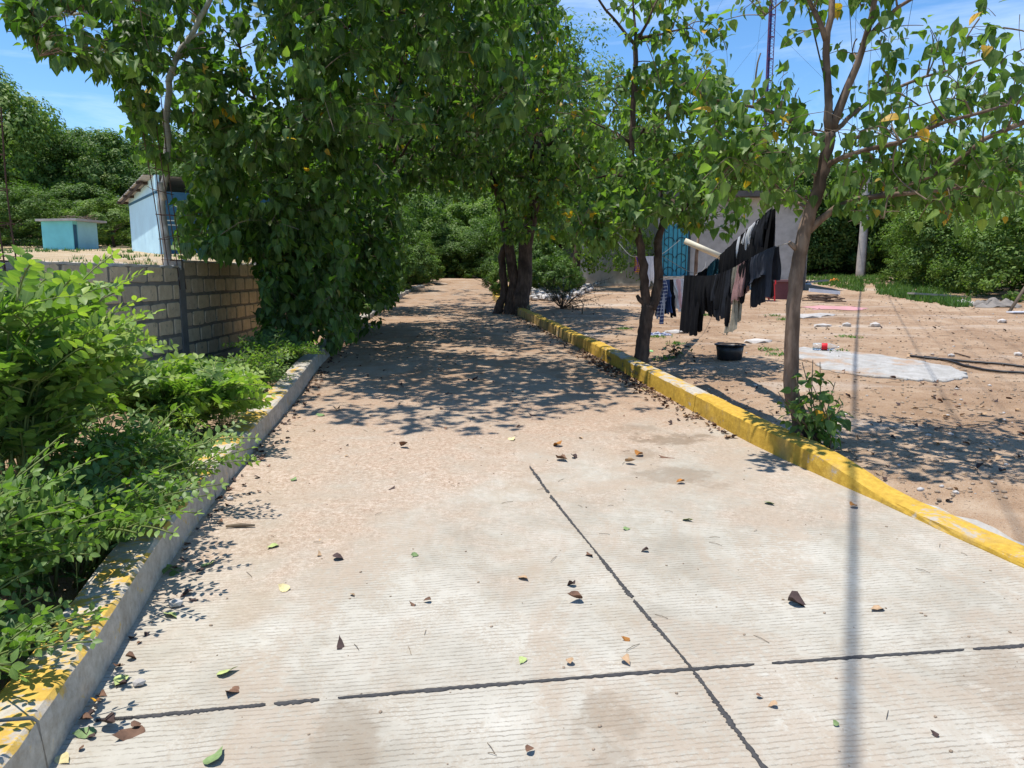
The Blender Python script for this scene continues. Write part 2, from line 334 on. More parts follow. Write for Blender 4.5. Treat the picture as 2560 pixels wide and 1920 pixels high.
# ------------------------------------------------------------------ road outline
def smooth_f(pts):
    y0 = np.array([p[0] for p in pts]); x0 = np.array([p[1] for p in pts])
    yy = np.arange(y0[0], y0[-1], .05); xx = np.interp(yy, y0, x0)
    k = np.hanning(33); k /= k.sum(); xp = np.pad(xx, 16, mode='reflect', reflect_type='odd'); xs = np.convolve(xp, k, 'valid')
    return lambda y: np.interp(y, yy, xs)
LX = smooth_f([(-6, -.75), (0, -1.15), (2.135, -1.436), (3.446, -1.722), (4.462, -1.872), (5.747, -2.035), (7.579, -2.243), (9.745, -2.546), (14, -2.95), (21.36, -3.33), (26, -3.4), (29, -3.0), (31.5, -1.9), (33.5, .2), (35.5, 4), (37, 9)])
RX = smooth_f([(-6, 8), (1.0, 3.75), (2.4, 2.95), (3.513, 2.57), (4.007, 2.43), (4.535, 2.31), (5.027, 2.15), (5.689, 1.97), (6.424, 1.84), (7.385, 1.70), (8.594, 1.502), (10.63, 1.2), (12.695, .825), (15.73, .32), (19.294, -.31), (22, -.6), (25, -.5), (27, .1), (28.6, 1.4), (30, 4), (31, 9)])
def n2d(x, y, s=1.0, seed=0):
    x = np.asarray(x, float) * s; y = np.asarray(y, float) * s; o = 0
    for i in range(5):
        a = seed * 1.7 + i * 2.1; f = 1.0 * 1.8 ** i
        o = o + np.sin(f * (x * math.cos(a) + y * math.sin(a)) + a * 3.3) * np.cos(f * .8 * (y * math.cos(a) - x * math.sin(a)) + a) / 1.5 ** i
    return o * .4
def WX(y): return -3.90 - .033 * np.asarray(y, float)          # line of the block wall
def gz(x, y):
    x = np.asarray(x, float); y = np.asarray(y, float)
    z = base(y) + .022 * n2d(x, y, 1.3, 1) + .012 * n2d(x, y, 5, 2)
    ins = np.minimum(x - LX(np.clip(y, -6, 36.9)), RX(np.clip(y, -6, 30.9)) - x)
    sink = np.clip((ins + .35) / .35, 0, 1) * .09
    r = np.clip((x - RX(np.clip(y, -6, 30.9)) - .2) / .8, 0, 1)
    z = z + .05 * r - sink + .02 * np.clip((LX(np.clip(y, -6, 36.9)) - x) / .5, 0, 1)
    # the yard falls a little to the right far off
    return z
def hz(x, y):
    x = np.asarray(x, float); y = np.asarray(y, float)
    h = 1.36 + .052 * (y - 6) + .03 * n2d(x, y, .9, 4)
    h = np.where(y > 34, h + (y - 34) * .03, h)
    edge = np.clip((-4.5 - x) / 5, 0, 1); edge = edge * edge * (3 - 2 * edge)
    k = np.clip((y - 14) / 3, 0, 1)
    return h * (1 - k) + k * ((base(y) - .15) * (1 - edge) + h * edge)
def grid(xs, ys, fz, name, mat, kind='structure'):
    X, Y = np.meshgrid(xs, ys); Z = fz(X, Y); n, k = X.shape
    V = np.stack([X.ravel(), Y.ravel(), Z.ravel()], 1)
    i = np.arange(n * k).reshape(n, k)
    Q = np.stack([i[:-1, :-1].ravel(), i[:-1, 1:].ravel(), i[1:, 1:].ravel(), i[1:, :-1].ravel()], 1)
    o = link(name, fastmesh(name, V, Q, mat)); o['kind'] = kind; return o
xs = np.concatenate([np.linspace(-160, -12, 20), np.linspace(-11, -4.2, 20), np.arange(-4.1, 9, .12), np.linspace(9.2, 30, 60), np.linspace(34, 160, 18)])
ys = np.concatenate([np.linspace(-40, -2, 14), np.arange(-1.8, 16, .13), np.linspace(16.3, 45, 80), np.linspace(49, 260, 24)])
grid(xs, ys, gz, 'ground', M_SOIL)
xs = np.concatenate([np.linspace(-160, -30, 16), np.linspace(-29, -4.32, 60)]); ys = np.concatenate([np.linspace(-40, 0, 10), np.linspace(.5, 45, 90), np.linspace(49, 260, 20)])
grid(xs, ys, lambda X, Y: hz(X, Y), 'hillside', M_HILL)
# road sheet
ys = np.concatenate([np.arange(-6, 16, .12), np.arange(16, 31, .3)]); nv = 34
V = []; 
for y in ys:
    l = float(LX(y)) - .04; r = min(float(RX(y)) + .04, 9)
    t = np.linspace(0, 1, nv); x = l + (r - l) * t
    V.append(np.stack([x, np.full(nv, y), base(y) + .006 * n2d(x, np.full(nv, y), 1.1, 7)], 1))
# the bend to the right beyond
for y in np.arange(31, 36.6, .3):
    l = float(LX(y)) - .04; x = l + (12 - l) * np.linspace(0, 1, nv)
    V.append(np.stack([x, np.full(nv, y), base(y) + 0 * x], 1))
V = np.array(V); n = len(V); i = np.arange(n * nv).reshape(n, nv)
Q = np.stack([i[:-1, :-1].ravel(), i[:-1, 1:].ravel(), i[1:, 1:].ravel(), i[1:, :-1].ravel()], 1)
road = link('road', fastmesh('road', V.reshape(-1, 3), Q, M_ROAD)); road['kind'] = 'structure'
def rz(x, y): return float(base(y)) + .006 * float(n2d(x, y, 1.1, 7))
# tar poured in the slab joints, broken where it never stuck
def seal(path, wf, gaps, name='joint_seal'):
    P = spline(path, 420); tot = len(P); runs = []; cur = []
    for i, p in enumerate(P):
        u = i / (tot - 1)
        if any(a <= u <= b for a, b in gaps):
            if len(cur) > 2: runs.append(cur)
            cur = []
        else: cur.append((u, p))
    if len(cur) > 2: runs.append(cur)
    for run in runs:
        mb = MB(); vs = []; fs = []; k = len(run)
        for j, (u, p) in enumerate(run):
            a = run[max(j - 1, 0)][1]; b = run[min(j + 1, k - 1)][1]; t = (b - a).normalized(); nn = Vector((-t.y, t.x, 0))
            e = min(1, (j + .3) / 2.2, (k - 1 - j + .3) / 2.2); wd = wf(u) * e
            wl = wd * random.uniform(.3, 1.45); wr = wd * random.uniform(.3, 1.45)
            for off, zz in ((-wr, .002), (-wr * .5, .008), (wl * .5, .008), (wl, .002)):
                q = p + nn * off; vs.append((q.x, q.y, rz(q.x, q.y) + zz))
        for j in range(k - 1):
            for c in range(3): fs.append((j * 4 + c, j * 4 + c + 1, j * 4 + 5 + c, j * 4 + 4 + c))
        mb.add(vs, fs); mb.build(name, M_TAR, road, True)
def wl_(u): return .0045 + .0085 * abs(math.sin(u * 9 + .6)) * (0.5 + .5 * math.sin(u * 31) ** 2)
seal([(.128, 5.24, 0), (.27, 4.5, 0), (.455, 3.656, 0), (.575, 3.1, 0), (.686, 2.635, 0), (.778, 2.108, 0), (.96, 1.2, 0)], wl_, [(.135, .142), (.465, .47), (.95, 1)])
seal([(-1.30, 2.345, 0), (-.616, 2.458, 0), (.686, 2.635, 0), (2.069, 2.806, 0), (2.75, 2.9, 0)], lambda u: .0085 * (0.75 + .4 * math.sin(u * 23) ** 2), [(.176, .183), (.232, .246), (.545, .555), (.695, .70)])
seal([(-1.42, 2.33, 0), (-1.30, 2.345, 0)], lambda u: .006, [])
# ------------------------------------------------------------------ kerbs
def kerb_piece(fx, sgn, y0, y1, hf, wf, mat, parent, name, step=.11):
    ys = np.linspace(y0, y1, max(3, int((y1 - y0) / step))); vs = []
    prof = [(-.004, -.12), (0, .0), (.006, .55), (.012, .92), (.028, 1.0), (.5, 1.01), (.93, .995), (.99, .9), (1.0, 0), (1.0, -.12)]
    for j, y in enumerate(ys):
        x = float(fx(y)); dx = (float(fx(y + .05)) - float(fx(y - .05))) / .1; nl = math.hypot(1, dx); nx, ny = sgn / nl, -sgn * dx / nl
        h = hf(y); wd = wf(y)
        for q, (a, b) in enumerate(prof):
            lat = a if abs(a) < .03 else a * wd; jj = .0035
            zz = b * h if b > 0 else (b if b < 0 else 0)
            vs.append((x + nx * lat + random.uniform(-jj, jj), y + ny * lat + random.uniform(-jj, jj) * .4, float(base(y)) + zz + random.uniform(-jj, jj)))
    k = len(prof); fs = []
    for j in range(len(ys) - 1):
        for c in range(k - 1):
            f = (j * k + c, j * k + c + 1, (j + 1) * k + c + 1, (j + 1) * k + c); fs.append(f if sgn > 0 else f[::-1])
    a = tuple(range(k)); b = tuple((len(ys) - 1) * k + q for q in range(k)); fs += [a[::-1], b] if sgn > 0 else [a, b[::-1]]
    mb = MB(); mb.add(vs, fs); return mb.build(name, mat, parent)
KL = root('kerb_left', (float(LX(4)), 4, .17), kind='structure')
y = -3.0
for ln in (2.6, 2.5, 2.45, 2.5, 2.6, 2.55, 2.6, 2.5, 2.6, 2.5, 2.6, 2.5): 
    kerb_piece(LX, -1, y, y + ln - .012, lambda q: (.178 + .01 * math.sin(q * 1.7)) * float(np.interp(q, [10, 15], [1, .5])), lambda q: .205, M_KL, KL, 'kerb_section'); y += ln
KR = root('kerb_right', (float(RX(8)), 8, .34), kind='structure')
def hR(q): return .06 + .115 * float(np.clip((q - 4.3) / 1.6, 0, 1) ** 1.0) if q < 6 else .175
def hRs(q): return float(np.interp(q, [2, 4.45, 4.62, 4.8, 5.0, 5.3, 6, 7, 12, 20], [.03, .035, .05, .09, .13, .158, .165, .17, .168, .15]))
kerb_piece(RX, 1, 1.2, 7.02, hRs, lambda q: .195, M_KR, KR, 'kerb_section')
kerb_piece(RX, 1, 7.03, 11.0, hRs, lambda q: .19, M_KR, KR, 'kerb_section')
y = 11.015
while y < 20.6:
    ln = random.uniform(.38, .62); hh = random.uniform(-.012, .012)
    kerb_piece(lambda q: RX(q), 1, y, y + ln - .02, lambda q: hRs(q) + hh, lambda q: .17, M_KR, KR, 'kerb_stone', .2); y += ln
kerb_piece(RX, 1, 20.62, 27, lambda q: .15, lambda q: .17, M_KR, KR, 'kerb_section', .3)
# white run of mortar behind the dropped end of the right kerb
M_PLAS = simple('white_mortar', (.46, .43, .38), .9, .2, 9, .5, .01)
mb = MB(); vs = []; ys = np.linspace(2.0, 4.9, 24)
for y in ys:
    x = float(RX(y)); wd = .185; e = min(1, (4.9 - y) / .8)
    for a, b in ((wd - .01, .0), (wd + .02, .012), (wd + .02 + .05 * e * random.uniform(.4, 1.3), .02), (wd + .05 + .06 * e, -.06)):
        vs.append((x + a * .93, y + a * .37, float(gz(x + a, y)) + b + .02))
mb.add(vs, [(j * 4 + c, j * 4 + c + 1, (j + 1) * 4 + c + 1, (j + 1) * 4 + c) for j in range(len(ys) - 1) for c in range(3)])
mb.build('kerb_haunch', M_PLAS, KR, True)
# faint scrawled letters on the road face of the right kerb
M_SCR = simple('grey_scrawl', (.17, .15, .09), .8, .2, 40, 0)
def scrawl(strokes):
    mb = MB()
    for st in strokes:
        for (u0, h0), (u1, h1) in zip(st[:-1], st[1:]):
            pts = []
            for u, h in ((u0, h0), (u1, h1)):
                y = u; x = float(RX(y)) - .004
                pts.append((x, y, float(base(y)) + h))
            mb.tube(pts, .0035, 4)
    mb.build('scrawled_letters', M_SCR, KR)
# letters run towards the camera, as read from the road: "A XMO  X Ma..."
def glyphs(s, y0, h0, sz):
    G = {'Z': [[(0, .9), (.3, 1.15), (.45, .8), (.1, .2), (0, -.1)]], 'X': [[(0, 0), (.5, .9)], [(.05, .85), (.55, .05)]],
         'M': [[(0, 0), (.12, .8), (.28, .3), (.42, .8), (.5, .1)]], 'm': [[(0, 0), (.1, .75), (.25, .25), (.36, .7), (.5, .05)]], 'p': [[(0, -.35), (.08, .7), (.35, .65), (.38, .35), (.08, .25)]],
         'o': [[(.1, .3), (.3, .05), (.5, .3), (.3, .6), (.1, .3)]], 'a': [[(.45, .5), (.2, .55), (.05, .3), (.25, .05), (.45, .4), (.52, .05)]], 'r': [[(0, 0), (.05, .55), (.2, .45), (.4, .55)]]}
    out = []; u = 0
    for ch in s:
        if ch in G:
            for st in G[ch]: out.append([(y0 - (u + a) * sz, h0 + b * sz * .8) for a, b in st])
        u += .62 if ch != ' ' else .7
    return out
scrawl(glyphs('Z', 10.2, .06, .085) + glyphs('Xmpo', 10.0, .055, .085) + glyphs('X', 9.30, .065, .075) + glyphs('Maroo', 8.98, .055, .10))

# ------------------------------------------------------------------ block wall
wall = root('block_wall', (float(WX(9)), 9, .35), 'tan concrete block wall with grey mortar behind the left kerb', 'wall')
TH = .15
def wall_seg(y0, y1, z0, z1):
    mb = MB(); d = Vector((-.033, 1, 0)).normalized(); a = math.atan2(d.y, d.x)
    c = Vector((float(WX((y0 + y1) / 2)) - TH / 2, (y0 + y1) / 2, (z0 + z1) / 2)); mb.box(c, ((y1 - y0) * 1.0005, TH, z1 - z0), a); return mb
BV = []
for k in range(8):
    mb = MB(); n = 14; L, H = .395, .188; vs = []; ring = []
    for j in range(n):
        th = 2 * math.pi * j / n; c, s_ = math.cos(th), math.sin(th); e = .2
        ring.append((math.copysign(abs(c) ** e, c) * L / 2 * random.uniform(.90, 1.0), math.copysign(abs(s_) ** e, s_) * H / 2 * random.uniform(.86, 1.0)))
    for sc, dep in ((1.0, -.02), (1.0, .006), (.965, .013)):
        vs += [(x * sc, -dep, z * (sc if sc == 1 else .95)) for x, z in ring]
    fs = [(r * n + j, r * n + (j + 1) % n, (r + 1) * n + (j + 1) % n, (r + 1) * n + j) for r in range(2) for j in range(n)] + [tuple(range(2 * n, 3 * n))]
    mb.add(vs, fs); BV.append(mb.mesh('block', M_BLOCK))
wd = Vector((-.033, 1, 0)).normalized(); wn_ = Vector((wd.y, -wd.x, 0))       # along the wall, and out to the road
WR = Matrix((( -wd.x, -wn_.x, 0), (-wd.y, -wn_.y, 0), (0, 0, 1))).to_4x4()
def course(y0, y1, ztop, rows, ph, pitch=.432, rp=.215):
    for r in range(rows):
        zc = ztop - .10 - r * rp + random.uniform(-.004, .004); off = (.5 if (r + ph) % 2 else 0) * pitch + random.uniform(-.03, .03)
        yy = y0 - pitch + off
        while yy < y1:
            a = max(yy, y0 + .01); b = min(yy + pitch - .03, y1 - .01)
            if b - a > .07 and zc - .09 > float(base(yy)) - .15:
                sx = (b - a) / .395; yc = (a + b) / 2
                m = Matrix.Translation((float(WX(yc)), yc, zc)) @ WR @ Matrix.Rotation(random.uniform(-.012, .012), 4, 'Y') @ Matrix.Diagonal((sx * random.choice((1, -1)), 1, random.uniform(.95, 1.03), 1))
                link('block', random.choice(BV), wall, m)
            yy += pitch
for (y0, y1, zt, rows, ph) in ((1.6, 6.02, 1.69, 8, 0), (6.20, 9.42, 1.715, 7, 1), (9.60, 12.85, 1.79, 7, 0), (13.03, 16.2, 1.86, 6, 1)):
    wall_seg(y0 - .05, y1 + .05, float(base(y0)) - .4, zt).build('mortar_bed', M_MORTAR, wall)
    if zt: course(y0, y1, zt, rows, ph)
    mb = MB(); vs = []; ys = np.linspace(y0, y1, 40)
    for y in ys:
        x = float(WX(y)); j = lambda: random.uniform(-.007, .007)
        vs += [(x + .012 + j(), y, zt - .018 + j() * 1.6), (x + .012 + j(), y, zt + .012 + j()), (x - TH - .01, y, zt + .014 + j()), (x - TH - .01, y, zt - .02)]
    mb.add(vs, [(j * 4 + c, j * 4 + c + 1, (j + 1) * 4 + c + 1, (j + 1) * 4 + c) for j in range(39) for c in range(3)]); mb.build('mortar_cap', M_CAP, wall)
for yc, zt in ((6.11, 1.66), (9.51, 1.70), (12.94, 1.83)):
    mb = MB(); n = 26; zs = np.linspace(float(base(yc)) - .3, zt, n); vs = []; h = .088
    for z in zs:
        for (a, b) in ((-h, .018), (h, .018), (h, -TH - .02), (-h, -TH - .02)):
            q = Vector((float(WX(yc)), yc, z)) + wd * (a + random.uniform(-.005, .005)) + wn_ * (b + random.uniform(-.003, .003)); vs.append(q)
    fs = [(j * 4 + c, j * 4 + (c + 1) % 4, (j + 1) * 4 + (c + 1) % 4, (j + 1) * 4 + c) for j in range(n - 1) for c in range(4)] + [(4 * n - 4, 4 * n - 3, 4 * n - 2, 4 * n - 1)]
    mb.add(vs, fs); mb.build('concrete_column', M_CONC, wall)
    if yc == 9.51:       # broken concrete on the column's head
        for q in range(9):
            mb = MB(); c = Vector((float(WX(yc)), yc, zt)) + wd * random.uniform(-.07, .07) + wn_ * random.uniform(-.13, .0)
            mb.box(c, [random.uniform(.03, .07)] * 2 + [.05], random.uniform(0, 3), rx=random.uniform(-.5, .5)); mb.build('broken_concrete', M_CAP, wall)
def cage(name, label, c, top, lean, w=.085):
    r = root(name, c, label, 'rebar cage'); H = top - c[2]
    cs = [(-w, -w), (w, -w), (w, w), (-w, w)]
    for i, (a, b) in enumerate(cs):
        mb = MB(); pts = [Vector((c[0] + a + lean[0] * t + .015 * math.sin(t * 5 + i), c[1] + b + lean[1] * t, c[2] - .25 + (H + .25 + (.05 * i)) * t)) for t in np.linspace(0, 1, 12)]
        mb.tube(pts, .0062, 6); mb.build('bar', M_STEEL, r)
    z = .12
    while z < H - .05:
        t = (z + .25) / (H + .25); mb = MB(); tl = random.uniform(-.03, .03)
        pts = [Vector((c[0] + a * 1.1 + lean[0] * t + .012 * math.sin(t * 5), c[1] + b * 1.1 + lean[1] * t, c[2] + z + tl * a / w)) for a, b in cs + cs[:1]]
        mb.tube(pts, .004, 5)
        if random.random() < .5: mb.tube([pts[0], pts[0] + Vector((-.07, -.02, .05)), pts[0] + Vector((-.15, -.03, -.03))], .0035, 5)
        mb.build('stirrup', M_STEEL, r); z += .275 + random.uniform(-.02, .02)
cage('rebar_cage', 'rusty upright rebar cage beside the pale trunk above the wall column', (-4.29, 9.51, 1.68), 3.72, (-.16, 0))
cage('rebar_cage', 'rusty rebar cage at the left edge of the photo', (-4.175, 6.11, 1.64), 2.84, (-.02, 0))

# ------------------------------------------------------------------ huts on the left
M_BLUE = simple('light_blue_paint', (.55, .80, .90), .7, .07, 1.5, .3, .004, bsc=60)
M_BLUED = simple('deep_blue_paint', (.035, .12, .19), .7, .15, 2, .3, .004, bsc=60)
M_TURQ = simple('turquoise_paint', (.20, .62, .66), .75, .12, 1.4, .3, .004, bsc=60)
M_TURQ2 = simple('pale_turquoise_paint', (.30, .58, .66), .75, .12, 1.4, .3, .004, bsc=60)
M_SHEET = simple('roof_sheet', (.40, .38, .36), .6, .25, 3, .2)
M_DARKW = simple('dark_timber', (.07, .05, .04), .8, .3, 8, .3)
M_OFFW = simple('off_white', (.62, .66, .58), .7, .1, 5, 0)
A = Vector((-14.3, 28.3, 0)); Bc = Vector((-11.25, 24.0, 0)); Cc = Vector((-7.0, 27.2, 0))
zb = 2.2; ht = 2.2
hut = root('washroom_hut', (Bc.x, Bc.y, zb), 'light blue hut with a sloping sheet roof behind the pale trunk', 'hut')
def prism(pts, z0, z1, mb=None):
    mb = mb or MB(); k = len(pts)
    vs = [(p[0], p[1], z0) for p in pts] + [(p[0], p[1], (z1 if not hasattr(z1, '__len__') else z1[i])) for i, p in enumerate(pts)]
    mb.add(vs, [tuple(range(k - 1, -1, -1)), tuple(range(k, 2 * k))] + [(i, (i + 1) % k, k + (i + 1) % k, k + i) for i in range(k)]); return mb
def wallp(p, q, z0, z1, t, mat, name, parent, zq=None):
    p = Vector(p); q = Vector(q); d = (q - p).normalized(); nn = Vector((d.y, -d.x, 0)) * t
    a = [p, q, q - nn, p - nn]; return prism([(v.x, v.y) for v in a], z0, [z1, zq or z1, zq or z1, z1]).build(name, mat, parent)
D_ = A + (Cc - Bc)
zt = zb + ht
wallp(A, Bc, zb - .4, zt - .22, .12, M_BLUE, 'end_wall', hut)
e1 = (Bc - A).normalized(); nA = Vector((e1.y, -e1.x, 0))
wallp(A + nA * .02, Bc + nA * .02, zt - .22, zt - .14, .14, M_BLUED, 'painted_band', hut)
wallp(A, Bc, zt - .14, zt - .02, .12, M_BLUE, 'gable', hut, zq=zt + .36)
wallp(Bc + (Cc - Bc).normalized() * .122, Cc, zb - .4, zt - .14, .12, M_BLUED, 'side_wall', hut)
wallp(D_, A, zb - .4, zt - .1, .12, M_BLUE, 'back_wall', hut)
# sheet roof: rises to the right, ribbed, on dark rafters
R0 = A + (A - Bc).normalized() * .75; nrm = nA
ru = Vector((Bc.x - A.x, Bc.y - A.y, 0)).normalized(); rise = .07
mb = MB(); nx = 60; vs = []
for i in range(nx):
    u = -.42 + (3.82 + 1.2 + .42) * i / (nx - 1)
    for vv in (.3, -5.3):
        p = A + ru * u + nA * vv; z = zt + .0 + u * rise + .018 * math.sin(i * 1.6); vs += [(p.x, p.y, z), (p.x, p.y, z + .022)]
fs = []
for i in range(nx - 1):
    a = i * 4; b = a + 4; fs += [(a, b, b + 2, a + 2)[::-1], (a + 1, b + 1, b + 3, a + 3), (a, a + 1, b + 1, b), (a + 2, b + 2, b + 3, a + 3)]
mb.add(vs, fs); rf = mb.build('roof', M_SHEET, hut)
for u in (-.3, 1.2, 2.6, 4.0):
    mb = MB(); c = A + ru * u + nA * -.15; mb.box((c.x, c.y, zt + u * rise - .065), (.07, 1.0, .09), math.atan2(ru.y, ru.x)); mb.build('rafter', M_DARKW, hut)
mb = MB(); c = A + ru * 1.9 + nA * .2; mb.box((c.x, c.y, zt + 1.6 * rise - .05), (4.6, .06, .08), math.atan2(ru.y, ru.x), ry=-math.atan(rise)); mb.build('purlin', M_DARKW, hut)
sd = (Cc - Bc).normalized(); sn = Vector((sd.y, -sd.x, 0)); sa = math.atan2(sd.y, sd.x)
def letter(ch, s0, z, h):
    mb = MB(); L = {'I': [(.0, 0, .34, .12), (0, .88, .34, .12), (.12, .1, .10, .8)], 'L': [(0, 0, .10, 1), (.1, 0, .3, .12), (.0, .9, .2, .1)]}[ch]
    for x, y, ww, hh in L:
        c = Bc + sd * (s0 + (x + ww / 2) * h) + sn * .008; mb.box((c.x, c.y, z + (y + hh / 2) * h), (ww * h, .016, hh * h), sa)
    mb.build('wall_letter', M_OFFW, hut)
letter('I', .20, zb + 1.6, .17); letter('L', .55, zb + 1.6, .17)
for z in (1.02, 1.16): 
    mb = MB(); c = Bc + sd * .45 + sn * .006; mb.box((c.x, c.y, zb + z), (.5, .012, .03), sa); mb.build('wall_stripe', M_OFFW, hut)
for u in (2.3, 2.95, 3.6):     # light blue panels painting the sunlit part of the side wall
    mb = MB(); c = Bc + sd * (u + .3) + sn * .012; mb.box((c.x, c.y, zb + .75), (.5, .03, .5), sa); mb.build('sunlit_panel', M_BLUE, hut)

ph = root('pump_house', (-19.2, 32, 2.6), 'small turquoise flat roofed block hut left of the light blue hut', 'hut')
z0 = 2.62
prism([(-19.95, 32.0), (-18.45, 31.7), (-18.15, 33.0), (-19.6, 33.3)], z0 - .4, z0 + 1.27).build('wall', M_TURQ, ph)
d1 = Vector((.3, 1.3, 0)).normalized(); n1 = Vector((d1.y, -d1.x, 0)); p0 = Vector((-18.45, 31.7, 0))
wallp(p0 + n1 * .014 + d1 * .24, p0 + n1 * .014 + d1 * 1.33, z0 - .4, z0 + 1.26, .012, M_TURQ2, 'side_panel', ph)
wallp(p0 + n1 * .014 + d1 * .02, p0 + n1 * .014 + d1 * .2, z0 - .3, z0 + 1.12, .01, M_BLUED, 'door', ph)
prism([(-20.1, 31.85), (-18.15, 31.45), (-17.75, 33.1), (-19.6, 33.5)], z0 + 1.272, z0 + 1.36).build('roof', M_SHEET, ph)
mb = MB()
for q in range(40):
    c = Vector((random.uniform(-19.2, -18), random.uniform(31.9, 33), z0 + 1.36)); d = Vector((random.uniform(-.5, .5), random.uniform(-.4, .4), random.uniform(.02, .2)))
    mb.tube([c, c + d * .5 + Vector((0, 0, .05)), c + d], .012, 3)
mb.build('dry_brush', M_TWIG, ph)

# ------------------------------------------------------------------ house on the right
M_REND = None
def rendermat():
    m, nt, p, o = newmat('cement_render'); v = pos(nt); n = noi(nt, v, .9, 6, .6); n2 = noi(nt, v, 5, 5, .6)
    col = ramp(nt, mth(nt, 'ADD', mth(nt, 'MULTIPLY', n, .6), mth(nt, 'MULTIPLY', n2, .4)), [(.36, (.33, .31, .275)), (.52, (.45, .425, .385)), (.66, (.53, .505, .465))])
    z = nd(nt, 'ShaderNodeSeparateXYZ', {0: v}).outputs[2]
    damp = mth(nt, 'MULTIPLY', sst(nt, mth(nt, 'ADD', z, mth(nt, 'MULTIPLY', n2, .5)), 2.0, 1.5), .45)
    col = mixc(nt, damp, col, (.20, .185, .15)); nt.links.new(col, p.inputs['Base Color']); p.inputs['Roughness'].default_value = .9
    bump(nt, p, n2, .3, .01); return m
M_REND = rendermat()
M_DOOR = simple('turquoise_metal', (.06, .33, .42), .5, .12, 4, .1)
M_IRON = simple('dark_iron', (.03, .05, .06), .6, .2, 10, .1)
M_SLABC = simple('slab_edge', (.09, .085, .08), .85, .3, 3, .3)
house = root('house', (6, 26, 1.1), 'grey cement rendered house with a turquoise door behind the washing', 'house')
prism([(2.42, 28.0), (5.32, 27.3), (6.3, 31), (3.4, 31.7)], .6, 4.0).build('left_wing', M_REND, house)
prism([(2.3, 27.85), (5.5, 27.1), (6.4, 31), (3.3, 31.8)], 4.0, 4.16).build('left_roof', M_SLABC, house)
prism([(5.0, 25.8), (9.95, 25.3), (10.4, 30), (5.6, 30.5)], .6, 4.2).build('main_wing', M_REND, house)
prism([(4.7, 25.3), (10.3, 24.75), (10.8, 30.4), (5.4, 30.9)], 4.2, 4.38).build('roof', M_SLABC, house)
prism([(3.0, 27.75), (5.2, 27.2), (5.3, 27.35), (3.1, 27.9)], .8, 1.33).build('plinth_step', simple('pale_step', (.5, .46, .40), .9, .2, 4, .3), house)
fd = Vector((4.95, -.5, 0)).normalized(); fn = Vector((fd.y, -fd.x, 0)); F0 = Vector((5.0, 25.8, 0)); fa = math.atan2(fd.y, fd.x)
def onface(u, z, dims, name, mat, off, parent=house):
    mb = MB(); c = F0 + fd * u + fn * off; mb.box((c.x, c.y, z), dims, fa); return mb.build(name, mat, parent)
door = onface(.58, 2.47, (.86, .05, 1.75), 'door', M_DOOR, .03)
for k in range(6): onface(.21 + k * .148, 2.47, (.018, .02, 1.7), 'door_bar', M_IRON, .068, door)
for z in (1.75, 2.2, 2.75, 3.2):
    mb = MB()
    for s_ in (-1, 1):
        pts = []
        for t in np.linspace(0, math.pi * 1.4, 12):
            c = F0 + fd * (.58 + s_ * (.2 - .17 * math.cos(t))) + fn * .082; pts.append((c.x, c.y, z + .15 * math.sin(t)))
        mb.tube(pts, .011, 5)
    mb.build('door_scroll', M_IRON, door)
onface(1.06, 2.5, (.07, .07, 1.86), 'door_jamb', M_IRON, .035); onface(.11, 2.5, (.05, .07, 1.86), 'door_jamb', M_IRON, .035)
onface(.6, 1.53, (1.1, .5, .12), 'door_step', simple('beige_step', (.48, .43, .36), .9, .15, 4, .3), .25)
onface(4.85, 2.4, (.16, .1, 3.6), 'corner_post', M_SLABC, .06)
wallp((1.9, 27.9, 0), (2.35, 27.85, 0), .6, 2.6, .1, M_SLABC, 'rear_wall_stub', house)
M_MAR = simple('maroon_paint', (.15, .06, .065), .8, .25, 3, .3)
lw = root('low_wall', (7.75, 21, .9), 'low maroon washing trough standing right of the hanging washing', 'trough')
prism([(7.25, 21.0), (8.02, 20.85), (8.1, 21.5), (7.35, 21.65)], .75, 1.44).build('basin', M_MAR, lw)
prism([(7.21, 20.95), (8.05, 20.8), (8.14, 21.55), (7.32, 21.7)], 1.442, 1.50).build('rim', simple('maroon_rim', (.25, .14, .14), .8, .2, 3, .3), lw)
# pipe propped on a stick post
M_PVC = simple('cream_pipe', (.62, .56, .42), .5, .1, 5, 0)
mb = MB(); mb.tube([at(1712, 602, 19.5), at(1806, 643, 19.2)], .075, 10); tag(mb.build('drain_pipe', M_PVC, None, True), 'cream plastic pipe leaning in front of the grey house wall', 'pipe')
mb = MB(); g = at(1738, 690, 19.45); mb.tube([Vector((g.x, 19.45, .8)), at(1741, 640, 19.45), at(1747, 585, 19.45)], [.05, .045, .03], 7, .08); tag(mb.build('stick_post', M_BARK, None, True), 'thin crooked wooden post crossing the cream pipe', 'post')

